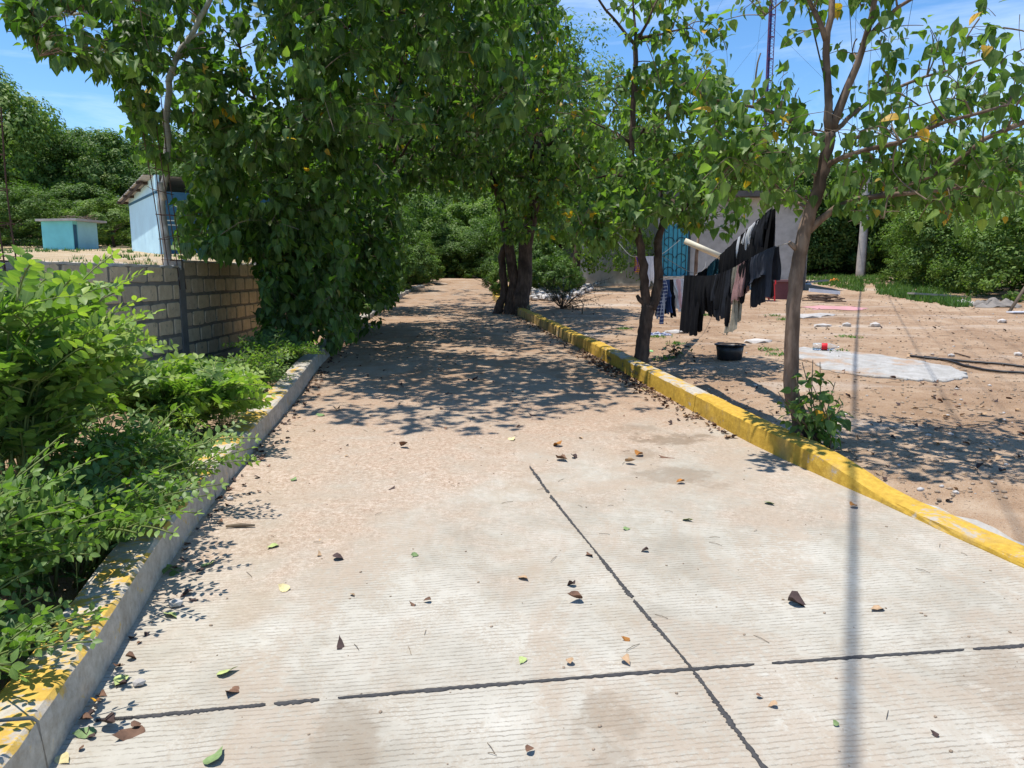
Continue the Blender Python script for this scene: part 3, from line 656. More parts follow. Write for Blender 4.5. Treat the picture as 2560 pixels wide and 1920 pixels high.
# ------------------------------------------------------------------ mast, pole, cables
M_MR = simple('mast_red', (.15, .045, .10), .6, .2, .4, 0); M_MB = simple('mast_cable_blue', (.05, .055, .19), .6, .2, 1, 0); M_CABLE = simple('black_cable', (.018, .018, .02), .6, .2, 5, 0)
MX, MY = 29.7, 90.0; mast = root('radio_mast', (MX, MY, 2), 'thin red and violet lattice radio mast above the trees', 'mast')
cs = [(.45 * math.cos(a), .45 * math.sin(a)) for a in (math.pi / 2 + .25, math.pi * 7 / 6 + .25, math.pi * 11 / 6 + .25)]
Z1 = 46
for a, b in cs:
    mb = MB(); mb.tube([(MX + a, MY + b, 0), (MX + a, MY + b, Z1)], .05, 6); mb.build('mast_leg', M_MR, mast)
z = 12.0
while z < Z1 - 1:
    mb = MB()
    for i in range(3):
        a = cs[i]; b = cs[(i + 1) % 3]
        for q in range(3):
            u0, u1 = z + q * .8, z + q * .8 + .4
            mb.tube([(MX + a[0], MY + a[1], u0), (MX + b[0], MY + b[1], u1)], .022, 4); mb.tube([(MX + b[0], MY + b[1], u1), (MX + a[0], MY + a[1], u1 + .4)], .022, 4)
        mb.tube([(MX + a[0], MY + a[1], z), (MX + b[0], MY + b[1], z)], .045, 4)
    mb.build('mast_bracing', M_MR, mast); z += 2.4
for dx, dy in ((-.08, .1), (0, .12), (.09, .1)):
    mb = MB(); mb.tube([(MX + dx, MY + dy, 0), (MX + dx, MY + dy, Z1)], .05, 5); mb.build('feeder_cable', M_MB, mast)
for i, (gx, gy, h) in enumerate(((MX + 26, MY - 6, 44), (MX - 22, MY - 14, 44), (MX + 26, MY - 6, 30), (MX - 22, MY - 14, 30), (MX + 4, MY + 26, 44))):
    mb = MB(); mb.tube([(MX, MY, h), (gx, gy, 3)], .012, 4); mb.build('guy_wire', M_CABLE, mast)
M_POLE = simple('weathered_pole', (.42, .40, .37), .85, .2, 3, .3)
PX, PY = 16.86, 36.3; pole = root('utility_pole', (PX, PY, 1.5), 'weathered grey utility pole at the edge of the dark wood', 'pole')
mb = MB(); mb.tube([(PX + .05 * math.sin(t * 4), PY, 1.2 + 7.3 * t) for t in np.linspace(0, 1, 12)], [.20 - .07 * t for t in np.linspace(0, 1, 12)], 10, .04); mb.build('shaft', M_POLE, pole, True)
mb = MB(); mb.box((PX, PY, 8.1), (1.9, .1, .12), -math.radians(25)); mb.build('crossarm', M_DARKW, pole)
for k in (-.8, -.4, .4, .8):
    mb = MB(); mb.tube([(PX + k * .9, PY - k * .42, 8.17), (PX + k * .9, PY - k * .42, 8.3)], [.04, .025], 8); mb.build('insulator', M_OFFW, pole)
mb = MB(); mb.tube([(PX + .17, PY - .2, 1.5 + t * 6) for t in (0, .3, .6, 1)], .025, 5); mb.build('down_cable', M_CABLE, pole)
D = Vector((math.sin(math.radians(25)), math.cos(math.radians(25)), 0)); Rr = Vector((D.y, -D.x, 0))
def cable(lat0, h0, lat1, h1, r, label, t0=-16, t1=40.1, sag=.8):
    pts = []
    for t in np.linspace(0, 1, 34):
        q = D * (t0 + (t1 - t0) * t) + Rr * (lat0 + (lat1 - lat0) * t); pts.append((q.x, q.y, h0 + (h1 - h0) * t - sag * 4 * t * (1 - t)))
    mb = MB(); mb.tube(pts, r, 6); tag(mb.build('power_cable', M_CABLE, None, True), label, 'cable', 'overhead cables running to the utility pole')
cable(-1.58, 8.4, -1.03, 7.4, .02, 'thick black overhead cable, leftmost of those crossing above the road', sag=1.0)
cable(-.75, 8.6, -.5, 8.1, .009, 'black overhead cable passing just right of the forked trunk top')
for k in range(4):
    cable(.10 + .16 * k, 9.2, -.8 + .4 * k * 1.3, 8.3, .005, 'thin parallel overhead wire between the two stems of the right tree')
# ------------------------------------------------------------------ leaves
def leafshape(widths, fold, curl, twist=0, wave=0):
    ts = [t for t, _ in widths]; V = []; UV = []; T = []; rows = []
    for t, wd in widths:
        z = -curl * t * t; y = t * (1 - .18 * curl * t)
        if wd <= 0: rows.append([len(V)]); V.append((0, y, z)); UV.append((0, t))
        else:
            a = twist * t; r = []
            for s in (-1, 0, 1):
                x = s * wd; zz = z + abs(x) * fold + (wave * math.sin(t * 9 + s * 1.3) * abs(s)); r.append(len(V))
                V.append((x * math.cos(a), y, zz + x * math.sin(a))); UV.append((s * wd, t))
            rows.append(r)
    for a, b in zip(rows[:-1], rows[1:]):
        if len(a) == 1: T += [(a[0], b[1], b[0]), (a[0], b[2], b[1])]
        elif len(b) == 1: T += [(a[0], a[1], b[0]), (a[1], a[2], b[0])]
        else:
            for c in (0, 1): T += [(a[c], a[c + 1], b[c + 1]), (a[c], b[c + 1], b[c])]
    return np.array(V), np.array([t[::-1] for t in T]), np.array(UV)
HEART = [(0, .0), (.03, .17), (.18, .335), (.42, .33), (.68, .20), (.86, .075), (1, 0)]
HEARTL = [(0, .0), (.10, .29), (.40, .335), (.74, .15), (1, 0)]
OVAL = [(0, .0), (.14, .14), (.38, .27), (.64, .235), (.86, .11), (1, 0)]
OVALL = [(0, .0), (.3, .25), (.68, .21), (1, 0)]
LANCE = [(0, 0), (.3, .14), (.7, .10), (1, 0)]
DIAM = [(0, 0), (.45, .28), (1, 0)]
def variants(shape, n, fold=(.15, .5), curl=(.05, .5), twist=.5, wave=.015):
    return [leafshape(shape, random.uniform(*fold), random.uniform(*curl), random.uniform(-twist, twist), wave) for _ in range(n)]
class Species:
    def __init__(s, name, mat, hi, lo, nv=8, **k):
        s.mat = mat; s.name = name; s.hi = variants(hi, nv, **k); s.lo = variants(lo, 6, **k); s.cache = {}
    def hi_mesh(s, v, tq):
        k = (v, tq)
        if k not in s.cache:
            V, T, U = s.hi[v]; s.cache[k] = fastmesh('leaf', V, T, s.mat, np.full(len(V), tq / 10), U)
        return s.cache[k]
SP_BIG = Species('broad', M_LEAF_BIG, HEART, HEARTL); SP_T = Species('roadside', M_LEAF_T, HEART, HEARTL)
SP_SH = Species('shrub', M_LEAF_SH, OVAL, OVALL, fold=(.1, .35), curl=(-.05, .3), twist=.35, wave=.008)
SP_HERB = Species('herb', M_HERB, OVAL, LANCE, fold=(.1, .4), curl=(.0, .4))
def nrmz(a): return a / np.maximum(np.linalg.norm(a, axis=1, keepdims=True), 1e-9)
class Leaves:
    def __init__(s, sp): s.sp = sp; s.p = []; s.d = []; s.n = []; s.s = []; s.t = []
    def add(s, p, d, n, size, tint): s.p.append(tuple(p)); s.d.append(tuple(d)); s.n.append(tuple(n)); s.s.append(size); s.t.append(tint)
    def finish(s, parent, nobj, name='leaf', rest='foliage'):
        P = np.array(s.p); Dv = nrmz(np.array(s.d)); N = np.array(s.n); S = np.array(s.s); Tt = np.clip(np.array(s.t), 0, 1)
        X = nrmz(np.cross(Dv, N)); Z = np.cross(X, Dv); B = np.stack([X, Dv, Z], 2) * S[:, None, None]
        n = len(P); pick = np.zeros(n, bool)
        if nobj:
            mid = P + Dv * S[:, None] * .5; rel = mid - np.array([0, 0, EYE])
            cy = rel[:, 1] * math.cos(PITCH) - rel[:, 2] * math.sin(PITCH); cz = rel[:, 1] * math.sin(PITCH) + rel[:, 2] * math.cos(PITCH)
            cyc = np.maximum(cy, .1); u = 1280 + F * rel[:, 0] / cyc; v = 960 - F * cz / cyc
            inf = (u > 0) & (u < 2560) & (v > 0) & (v < 1920) & (cy > .3)
            px = S * F / cyc; cell = 18.0
            key = (u // cell).astype(int) * 10000 + (v // cell).astype(int); order = np.argsort(cyc); seen = {}
            for i in order:
                if inf[i] and key[i] not in seen: seen[key[i]] = i
            idx = np.array(list(seen.values()), int)
            if len(idx):
                idx = idx[np.argsort(-px[idx] * (1 - .3 * rng.random(len(idx))))][:nobj]; pick[idx] = True
        for i in np.where(pick)[0]:
            m = Matrix.Identity(4)
            for a in range(3):
                for b in range(3): m[a][b] = B[i, a, b]
                m[a][3] = P[i, a]
            link(name, s.sp.hi_mesh(int(rng.integers(len(s.sp.hi))), int(round(Tt[i] * 10))), parent, m)
        ids = np.where(~pick)[0]; VV = []; TT = []; UU = []; TI = []; o = 0
        var = rng.integers(len(s.sp.lo), size=len(ids))
        for k, (V, T, U) in enumerate(s.sp.lo):
            q = ids[var == k]
            if not len(q): continue
            W = np.einsum('nij,mj->nmi', B[q], V) + P[q][:, None, :]; m = len(V)
            VV.append(W.reshape(-1, 3)); TT.append((T[None] + (np.arange(len(q)) * m)[:, None, None] + o).reshape(-1, 3)); UU.append(np.tile(U, (len(q), 1))); TI.append(np.repeat(Tt[q], m)); o += len(q) * m
        if VV:
            f = link(rest, fastmesh(rest, np.vstack(VV), np.vstack(TT), s.sp.mat, np.concatenate(TI), np.vstack(UU)), parent)
            f['kind'] = 'stuff'; return f
def rv(s=1.0): return Vector(rng.normal(size=3) * s)
def cluster(L, p, tw, n, size, droop=.9, tb=.45, yellow=.012, spread=.22):
    p = Vector(p); tw = Vector(tw).normalized(); a = tw.orthogonal().normalized(); b = tw.cross(a); ph = random.uniform(0, 6.28)
    tb = tb + rng.normal() * .10; size = size * random.uniform(.8, 1.15)
    for i in range(n):
        th = ph + i * 2.4 + random.uniform(-.4, .4); back = random.random() ** 1.2 * spread
        out = (a * math.cos(th) + b * math.sin(th)); q = p - tw * back + out * random.uniform(.02, .07) + Vector((0, 0, -.01))
        d = out * random.uniform(.35, .9) + tw * .25 + Vector((0, 0, -droop * random.uniform(.5, 1.3))) + rv(.15)
        if random.random() < .3: d = out + tw * .3 + Vector((0, 0, random.uniform(-.45, .25))) + rv(.25)
        nn = out * .75 + Vector((0, 0, .75)) + rv(.42)
        young = 1 - back / spread
        sz = size * random.uniform(.5, 1.2) * (1 - .35 * young ** 3)
        t = tb + rng.normal() * .16 + .22 * young ** 2
        if random.random() < yellow: t = random.uniform(.95, 1)
        else: t = min(t, .92)
        L.add(q, d, nn, sz, t)
class Tree:
    def __init__(s, name, base_, label, cat='tree', group=None, bark=None, sp=None, size=.15, droop=.9, tb=.45, yellow=.012):
        s.r = root(name, base_, label, cat, group); s.bark = bark or M_BARK; s.nodes = []; s.L = Leaves(sp or SP_T); s.size = size; s.droop = droop; s.tb = tb; s.yellow = yellow
        s.tw = MB()
    def limb(s, pts, r0, r1, name='limb', n=None, jit=.05, sides=9, nodes_from=.25, wob=.02):
        L = sum((Vector(b) - Vector(a)).length for a, b in zip(pts[:-1], pts[1:])); n = n or max(6, int(L / .14))
        P = spline(pts, n)
        P = [p + (rv(wob) if 0 < i < n - 1 else Vector()) for i, p in enumerate(P)]
        mb = MB(); R = [r0 + (r1 - r0) * (i / (n - 1)) ** .85 for i in range(n)]
        if name == 'trunk':
            for i in range(n):
                d = (P[i] - P[0]).length; R[i] *= 1 + .55 * math.exp(-d / .16)
        mb.tube(P, R, sides, jit); mb.build(name, s.bark, s.r, True)
        s.nodes += [(p, R[i]) for i, p in enumerate(P) if i / (n - 1) >= nodes_from]; return P
    def near(s, p):
        A = np.array([tuple(q) for q, _ in s.nodes]); d = A - np.array(p); k = np.linalg.norm(d, axis=1) + .6 * np.maximum(0, d[:, 2])
        return s.nodes[int(np.argmin(k))]
    def reach(s, p, r1=.004, maxr=.02, add=True, k=6, arch=.12):
        q, rq = s.near(p); p = Vector(p); L = (p - q).length
        if L < .03: return (p - q) if L > 0 else Vector((0, 0, 1))
        mid = (p + q) / 2 + Vector((0, 0, arch * L)) + rv(.05 * L); P = spline([q, mid, p], k)
        r0 = min(rq * .7, maxr, .006 + .007 * L); s.tw.tube(P, [r0 + (r1 - r0) * i / (k - 1) for i in range(k)], 5 if r0 > .008 else 4, cap=False)
        if add: s.nodes += [(a, r0 * .8) for a in P[k // 3:]]
        return P[-1] - P[-2]
    def crown(s, c, rad, nsec, ntip, lo=5, hi=9, shell=.35, floor=None, keep=None):
        c = Vector(c)
        def smp(pw):
            while True:
                d = rv(); d.normalize(); r = (shell + (1 - shell) * random.random()) ** pw
                p = c + Vector((d.x * rad[0] * r, d.y * rad[1] * r, d.z * rad[2] * r))
                if keep is None or keep(p): return p
        for _ in range(nsec): s.reach(smp(1.2), .006, .026)
        for _ in range(ntip):
            p = smp(.6)
            if floor and p.z < floor: p.z = floor + random.random() * .3
            d = s.reach(p, .0025, .010, add=False, k=5)
            cluster(s.L, p, d + Vector((0, 0, -.02)), random.randint(lo, hi), s.size, s.droop, s.tb, s.yellow)
    def fill(s, x0, x1, y0, y1, Ya, Yb, nsec, ntip, keep, lo=6, hi=9):
        def smp():
            while True:
                p = at(random.uniform(x0, x1), random.uniform(y0, y1), random.uniform(Ya, Yb))
                if keep(p): return p
        for _ in range(nsec): s.reach(smp(), .006, .026)
        for _ in range(ntip):
            p = smp(); d = s.reach(p, .0025, .010, add=False, k=5)
            cluster(s.L, p, d + Vector((0, 0, -.02)), random.randint(lo, hi), s.size, s.droop, s.tb, s.yellow)
    def done(s, nobj):
        if s.tw.v:
            t = s.tw.build('twigs', M_TWIG if s.bark is not M_BARKP else M_BARK, s.r, True); t['kind'] = 'stuff'
        s.L.finish(s.r, nobj)
NPART = 300
def inroadgap(p):      # keep the view up the road open
    return True
def proj(p):
    rel = Vector(p) - Vector((0, 0, EYE)); cy = rel.y * math.cos(PITCH) - rel.z * math.sin(PITCH); cz = rel.y * math.sin(PITCH) + rel.z * math.cos(PITCH)
    return 1280 + F * rel.x / cy, 960 - F * cz / cy
# ---- right front tree (T1)
T1 = Tree('roadside_tree', tuple(gnd(2012, 1120)), 'front right roadside tree with forked slender trunk and open drooping foliage', sp=SP_T, size=.118, bark=M_BARK, tb=.46, yellow=.022)
Y1 = 5.75; b1 = gnd(2012, 1120)
tr = T1.limb([b1 - Vector((0, 0, .1)), at(2000, 1050, Y1), at(1978, 954, Y1), at(1986, 738, Y1), at(2003, 612, Y1), at(2028, 525, Y1), at(2048, 460, Y1), at(2070, 366, Y1), at(2076, 325, Y1)], .062, .042, 'trunk', 40, .04, 12, .55, .004)
T1.limb([at(2074, 330, Y1), at(2067, 285, Y1), at(2067, 203, Y1), at(2066, 102, Y1), at(2076, 40, Y1), at(2080, -60, Y1 + .1), at(2085, -160, Y1 + .2)], .034, .018, wob=.006)
T1.limb([at(2066, 105, Y1), at(2040, 33, Y1), at(2015, -20, Y1 + .1), at(1980, -130, Y1 + .3)], .022, .012, wob=.006)
T1.limb([at(2078, 328, Y1), at(2107, 252, Y1), at(2140, 175, Y1 - .05), at(2168, 90, Y1 - .1), at(2186, 0, Y1 - .1), at(2200, -120, Y1 - .1)], .036, .016, wob=.006)
T1.limb([at(2164, 100, Y1 - .1), at(2230, 30, Y1 - .2), at(2300, -15, Y1 - .3), at(2420, -60, Y1 - .5)], .016, .009, wob=.008)
T1.limb([at(2014, 582, Y1), at(2058, 541, Y1 - .02), at(2107, 508, Y1 - .1), at(2189, 490, Y1 - .25), at(2290, 478, Y1 - .4), at(2400, 470, Y1 - .5)], .034, .012, wob=.006)
T1.limb([at(2060, 430, Y1), at(2083, 407, Y1 - .05), at(2148, 382, Y1 - .2), at(2250, 358, Y1 - .45), at(2327, 317, Y1 - .65), at(2404, 297, Y1 - .85), at(2520, 262, Y1 - 1.0)], .024, .009, wob=.008)
T1.limb([at(2088, 325, Y1), at(2130, 285, Y1 + .1), at(2201, 240, Y1 + .25), at(2327, 187, Y1 + .5), at(2450, 150, Y1 + .7)], .020, .008, wob=.008)
T1.limb([at(2066, 345, Y1), at(2018, 325, Y1 - .05), at(1912, 273, Y1 - .15), at(1794, 252, Y1 - .25), at(1742, 222, Y1 - .3)], .017, .007, wob=.008)
T1.limb([at(2030, 520, Y1), at(1985, 500, Y1 + .25), at(1930, 455, Y1 + .6), at(1850, 420, Y1 + .9)], .014, .007, wob=.008)
T1.limb([at(2330, 440, Y1 - .45), at(2392, 403, Y1 - .45), at(2441, 362, Y1 - .5), at(2500, 330, Y1 - .55), at(2620, 280, Y1 - .6)], .012, .020, wob=.006)
T1.limb([at(2190, 490, Y1 - .25), at(2260, 465, Y1 - .35), at(2330, 440, Y1 - .45)], .014, .012, wob=.006)
mb = MB(); q = at(1973, 607, Y1 - .02); mb.tube([at(1996, 625, Y1), q], [.03, .018], 7, .1); mb.build('branch_stub', M_BARK, T1.r, True)
T1S = [(612, 2003, 0), (525, 2028, 0), (460, 2048, 0), (366, 2070, 0), (325, 2076, 0)], [(325, 2074, 0), (203, 2067, 0), (60, 2070, 0), (0, 2078, 0)], [(325, 2078, 0), (252, 2107, 0), (175, 2140, 0), (90, 2168, 0), (0, 2186, 0)]
PTS = [(660, 420, 0), (610, 415, 0), (488, 407, 0), (407, 418, 0), (285, 417, 0), (195, 426, 0), (155, 437, 0), (118, 455, 0), (96, 474, 0), (45, 500, 0), (0, 526, 0)],
def clear(p, S, Y, wd):
    if p.y > Y: return True
    u, v = proj(p)
    for s in S:
        vs = [a[0] for a in s][::-1]; us = [a[1] for a in s][::-1]
        if vs[0] - 90 < v < vs[-1] + 10 and abs(u - np.interp(v + 25, vs, us)) < wd: return False
    return True
def t1keep(p):
    u, v = proj(p); return clear(p, T1S, Y1 + .05, 42) and not (1960 < u < 2120 and 560 < v) and v < 640 and not (u < 1990 and v > 560) and not (1640 < u < 1750) 
T1.crown(at(2080, 420, Y1), (1.0, 1.0, .34), 16, 74, 4, 8, keep=t1keep)
T1.crown(at(2300, 460, Y1 - .3), (.85, .8, .33), 14, 76, 4, 8, keep=t1keep)
T1.crown(at(2330, 260, Y1 - .2), (.85, .9, .36), 12, 40, 4, 7, keep=t1keep)
T1.crown(at(1880, 330, Y1 - .1), (.62, .7, .42), 12, 74, 4, 8, keep=t1keep)
T1.crown(at(1950, 440, Y1 + .5), (.5, .6, .25), 6, 22, 4, 7, keep=t1keep)
T1.crown(at(2470, 120, Y1 - .4), (.5, .7, .40), 6, 18, 3, 6, keep=t1keep)
T1.crown(at(2080, -110, Y1), (1.2, 1.1, .38), 14, 62, 5, 8)
T1.crown(at(2110, 90, Y1), (.5, .5, .16), 5, 9, 3, 5, keep=t1keep)
T1.crown(at(2620, 380, Y1 - .2), (.7, .9, .6), 8, 34, 5, 8)
T1.crown(at(2480, 470, Y1 - .2), (.3, .5, .28), 5, 20, 5, 8)
T1.fill(2130, 2560, 60, 420, 5.0, 6.7, 8, 42, t1keep, 4, 7)
T1.fill(1700, 2000, 130, 540, 5.1, 6.7, 8, 52, t1keep, 4, 7)
T1.crown((3.0, 5.3, 4.15), (1.4, 1.3, .4), 12, 110, 5, 8)  # upper crowns out of view, added for more shade on the yard
T1.crown((3.4, 4.3, 4.0), (1.2, .9, .4), 8, 60, 5, 8)
T1.done(NPART)
# ---- second right tree (T2)
b2 = gnd(1600, 925); Y2 = b2.y
T2 = Tree('roadside_tree', tuple(b2), 'dark two stemmed roadside tree left of the washing line', sp=SP_T, size=.15, bark=M_BARK2, tb=.42, yellow=.022)
T2.limb([b2 - Vector((0, 0, .1)), at(1606, 870, Y2), at(1613, 816, Y2), at(1622, 762, Y2)], .085, .085, 'trunk', 20, .05, 12, 2, .005)
T2.limb([at(1618, 778, Y2), at(1612, 722, Y2), at(1607, 640, Y2), at(1593, 565, Y2), at(1581, 450, Y2), at(1578, 400, Y2), at(1583, 300, Y2), at(1588, 110, Y2)], .066, .030, 'limb', 34, .05, 10, .35, .008)
T2.limb([at(1627, 772, Y2), at(1644, 731, Y2), at(1646, 660, Y2), at(1644, 605, Y2 + .05), at(1660, 560, Y2 + .1), at(1700, 525, Y2 + .15), at(1767, 468, Y2 + .2), at(1800, 440, Y2 + .2)], .07, .022, 'limb', 30, .05, 10, .5, .008)
T2.limb([at(1645, 610, Y2 + .05), at(1655, 540, Y2 + .3), at(1650, 430, Y2 + .5), at(1640, 300, Y2 + .6)], .03, .014, wob=.01)
mb = MB(); mb.tube([at(1617, 765, Y2), at(1598, 748, Y2), at(1592, 738, Y2)], [.035, .03, .02], 7, .15); mb.build('branch_stub', M_BARK2, T2.r, True)
for pts in ([(1588, 112), (1540, 55), (1490, -10), (1450, -80)], [(1588, 112), (1585, 40), (1580, -60)], [(1590, 108), (1625, 40), (1660, -40)], [(1592, 100), (1650, 85), (1730, 70)], [(1580, 360), (1530, 330), (1480, 305)], [(1582, 352), (1620, 318), (1680, 290), (1740, 275)], [(1592, 570), (1540, 520), (1480, 520), (1450, 560)], [(1583, 440), (1530, 440), (1470, 450)]):
    dd = [0, random.uniform(-.25, .25), random.uniform(-.5, .5), random.uniform(-.7, .7)]
    T2.limb([at(a, b, Y2 + dd[i]) for i, (a, b) in enumerate(pts)], .022, .008, wob=.008)
def t2keep(p):
    u, v = proj(p); return v < 640 and not (1600 < u < 1680 and v > 540) and not (u < 1560 and v < 90) and not (u > 1690 and v > 600) and not (1640 < u and 560 < v) and not (1440 < u < 1548 and v < 190)
T2.crown(at(1590, 290, Y2), (1.15, 1.2, .95), 20, 100, 5, 8, keep=t2keep)
T2.crown(at(1720, 250, Y2), (.62, .9, .95), 14, 100, 5, 8, keep=t2keep)
T2.crown(at(1560, 540, Y2), (.75, 1.0, .42), 14, 95, 5, 9, keep=t2keep)
T2.crown(at(1480, 560, Y2 - .1), (.45, .7, .45), 10, 46, 5, 9, keep=lambda p: proj(p)[1] < 655)
T2.crown(at(1680, 480, Y2), (.8, 1.0, .48), 14, 84, 5, 9, keep=t2keep)
T2.crown(at(1790, 540, Y2 + .2), (.55, .6, .28), 8, 30, 4, 8, keep=lambda p: proj(p)[1] < 600)
T2.crown(at(1600, -60, Y2), (1.2, 1.2, .5), 12, 52, 5, 8, keep=lambda p: not (1400 < proj(p)[0] < 1548))
T2.done(NPART)
YP = 9.95
# ---- left dense trees over the road
b = gnd(738, 872)
L1 = Tree('broadleaf_tree', tuple(b), 'nearest dense broad leaved tree hanging over the left kerb', sp=SP_BIG, size=.178, bark=M_BARK2, tb=.40, yellow=.006)
by = b.y
L1.limb([b - Vector((0, 0, .1)), at(712, 706, by), at(700, 613, by), at(715, 480, by), at(760, 300, by), at(795, 130, by), at(800, 0, by - .2), at(800, -160, by - .5)], .05, .03, 'trunk', 40, .05, 9, .2, .01)
L1.limb([b + Vector((.05, .1, -.1)), at(742, 700, by), at(745, 560, by), at(700, 400, by), at(640, 250, by), at(600, 120, by)], .04, .018, wob=.01)
L1.limb([b + Vector((-.08, .05, -.1)), at(700, 760, by), at(640, 600, by - .1), at(540, 480, by - .2), at(430, 380, by - .3)], .03, .012, wob=.01)
for pts, dz in (([(798, 60), (870, 20), (960, 30), (1080, 45)], -1.6), ([(795, 130), (880, 60), (1000, -40), (1150, -120)], -2.2), ([(760, 300), (860, 270), (960, 290)], -.6), ([(640, 250), (520, 180), (400, 130)], -.6), ([(700, 620), (800, 560), (880, 540)], -.5), ([(800, -60), (900, -180), (1050, -250)], -2.8), ([(800, -100), (600, -180), (420, -200)], -2)):
    L1.limb([at(a, c, by + dz * i / 3) for i, (a, c) in enumerate(pts)], .024, .009, wob=.015)
def lk(p):
    u, v = proj(p); return clear(p, PTS, YP, 40) and not (u > 880 and v > 470) and not (u < 645 and v > 640) and not (u < 448 and v > 400) and not (u < 330 and v > 330) and u > 255 and not (u < 330 and 120 < v < 270 and random.random() < .6)
L1.crown((-3.05, 10.2, 1.5), (1.0, .9, 1.2), 16, 150, 6, 9, keep=lambda p: lk(p) and p.z > .55, shell=.3)
L1.crown((-3.5, 10.2, 2.8), (1.75, 1.2, 1.1), 22, 170, 6, 9, keep=lk)
L1.crown((-3.2, 10, 4.7), (2.1, 1.9, 1.6), 26, 190, 6, 9, keep=lk)
L1.crown((-1.5, 9.1, 5.0), (1.8, 1.9, .95), 22, 150, 6, 9, keep=lk)
L1.crown((-.4, 8.2, 4.85), (1.5, 1.5, .6), 10, 44, 5, 8, keep=lambda p: lk(p) and proj(p)[0] < 1420)
L1.crown((-2.5, 10.4, 2.6), (.8, .9, 1.2), 10, 90, 6, 9, keep=lk)
L1.fill(300, 900, 0, 860, 9.2, 11.4, 24, 460, lk)
L1.fill(440, 700, 380, 640, 10.2, 11.6, 10, 110, lk)
L1.fill(330, 800, 240, 640, 9.0, 9.8, 10, 90, lk)
L1.fill(600, 900, 560, 850, 9.6, 11.4, 10, 130, lambda p: lk(p) and p.z > .5)
L1.fill(650, 1320, -60, 330, 7.6, 10.2, 18, 230, lk)
L1.crown((-1.9, 7.6, 5.6), (1.9, 1.5, .6), 12, 190, 6, 9)  # these crowns sit above the view, added to thicken the road shade
L1.crown((-1.4, 11.0, 5.9), (2.1, 2.0, .9), 14, 280, 6, 9)
L1.crown((-1.3, 9.0, 6.3), (2.0, 1.6, .6), 12, 170, 6, 9)
L1.done(NPART)
b = Vector((-3.1, 14.2, float(base(14.2))))
L2 = Tree('broadleaf_tree', tuple(b), 'second dense broad leaved tree on the left, further up the road', sp=SP_BIG, size=.178, bark=M_BARK2, tb=.40, yellow=.006)
L2.limb([b - Vector((0, 0, .1)), b + Vector((.1, 0, 1.3)), b + Vector((.5, -.2, 2.6)), b + Vector((1.0, -.3, 4.2)), b + Vector((1.3, -.4, 5.8))], .09, .04, 'trunk', 30, .05, 10, .3, .01)
for d in ((1.8, -1.2, 3.6), (-.8, .5, 4.4), (2.4, .6, 4.2), (.4, 1.2, 5), (1.6, -2, 4.8), (-.3, -.9, 2.2)):
    s0 = b + Vector((.6, -.2, 2.4)); L2.limb([s0, s0 * .5 + (b + Vector(d)) * .5 + Vector((0, 0, .2)), b + Vector(d)], .035, .012, wob=.02)
def lk2(p):
    u, v = proj(p); return not (u > 1000 and v > 480) and not (u > 850 and v > 815 - (u - 850) * .5)
L2.crown((-3.0, 13.6, 1.9), (.85, 1.2, 1.3), 12, 130, 6, 9, keep=lambda p: lk2(p) and p.z > .8)
L2.crown((-2.1, 13.8, 4.3), (2.0, 1.9, 1.5), 26, 210, 6, 9, keep=lk2)
L2.crown((-.7, 13.0, 4.5), (1.5, 1.6, 1.1), 16, 120, 6, 9, keep=lk2)
L2.crown((-1.8, 13.8, 6.3), (2.2, 2.0, 1.0), 14, 100, 6, 9)
L2.fill(760, 1170, 60, 640, 12.4, 15.2, 20, 300, lk2)
L2.fill(790, 1000, 450, 815, 12.2, 15.0, 16, 300, lambda p: lk2(p) and p.z > float(base(p.y)) + .2)
L2.crown((-.9, 13.2, 6.2), (2.0, 2.0, .9), 14, 240, 6, 9)  # high crown added to shade the road below
def edgeL(p):
    u, v = proj(p); return u < min(1000, 900 + (870 - v) * .75) and p.z > float(base(p.y)) + .12
L2.fill(790, 1000, 440, 890, 11.3, 13.8, 18, 380, edgeL)
L2.done(NPART)
b = Vector((-3.5, 18.4, float(base(18.4))))
L3 = Tree('broadleaf_tree', tuple(b), 'third broad leaved tree on the left, shading the far stretch of road', sp=SP_BIG, size=.178, bark=M_BARK2, tb=.42, yellow=.006)
L3.limb([b - Vector((0, 0, .1)), b + Vector((.1, 0, 1.5)), b + Vector((.6, -.2, 3.0)), b + Vector((1.1, -.2, 5.0)), b + Vector((1.3, -.4, 6.5))], .11, .04, 'trunk', 30, .05, 10, .3, .01)
for d in ((2.2, -1.0, 4.0), (-.8, .5, 4.8), (2.9, .6, 4.8), (.4, 1.2, 5.5), (-.5, -1.2, 2.8)):
    s0 = b + Vector((.6, -.2, 2.6)); L3.limb([s0, s0 * .5 + (b + Vector(d)) * .5 + Vector((0, 0, .2)), b + Vector(d)], .035, .012, wob=.02)
def lk3(p):
    u, v = proj(p); return not (u > 1015 and v > 490) and not (v > 745 and u > 930)
L3.crown((-3.4, 17.8, 2.3), (.9, 1.2, 1.4), 12, 110, 6, 9, keep=lambda p: lk3(p) and p.z > 1.0)
L3.crown((-2.3, 18.0, 4.9), (2.1, 1.9, 1.7), 24, 170, 6, 9, keep=lk3)
L3.crown((-.6, 17.6, 5.4), (1.6, 1.6, 1.4), 16, 110, 6, 9, keep=lk3)
L3.fill(850, 1240, 120, 520, 16.6, 19.2, 16, 230, lk3)
L3.fill(900, 1015, 430, 740, 16.4, 19.0, 12, 150, lambda p: lk3(p) and p.z > float(base(p.y)) + .2)
L3.crown((-1.3, 20.5, 5.6), (2.4, 2.4, 1.0), 12, 190, 6, 9)
L3.crown((-1.5, 24.5, 6.2), (2.4, 2.4, 1.2), 12, 110, 6, 9)
L3.done(160)
b = gnd(1300, 785)
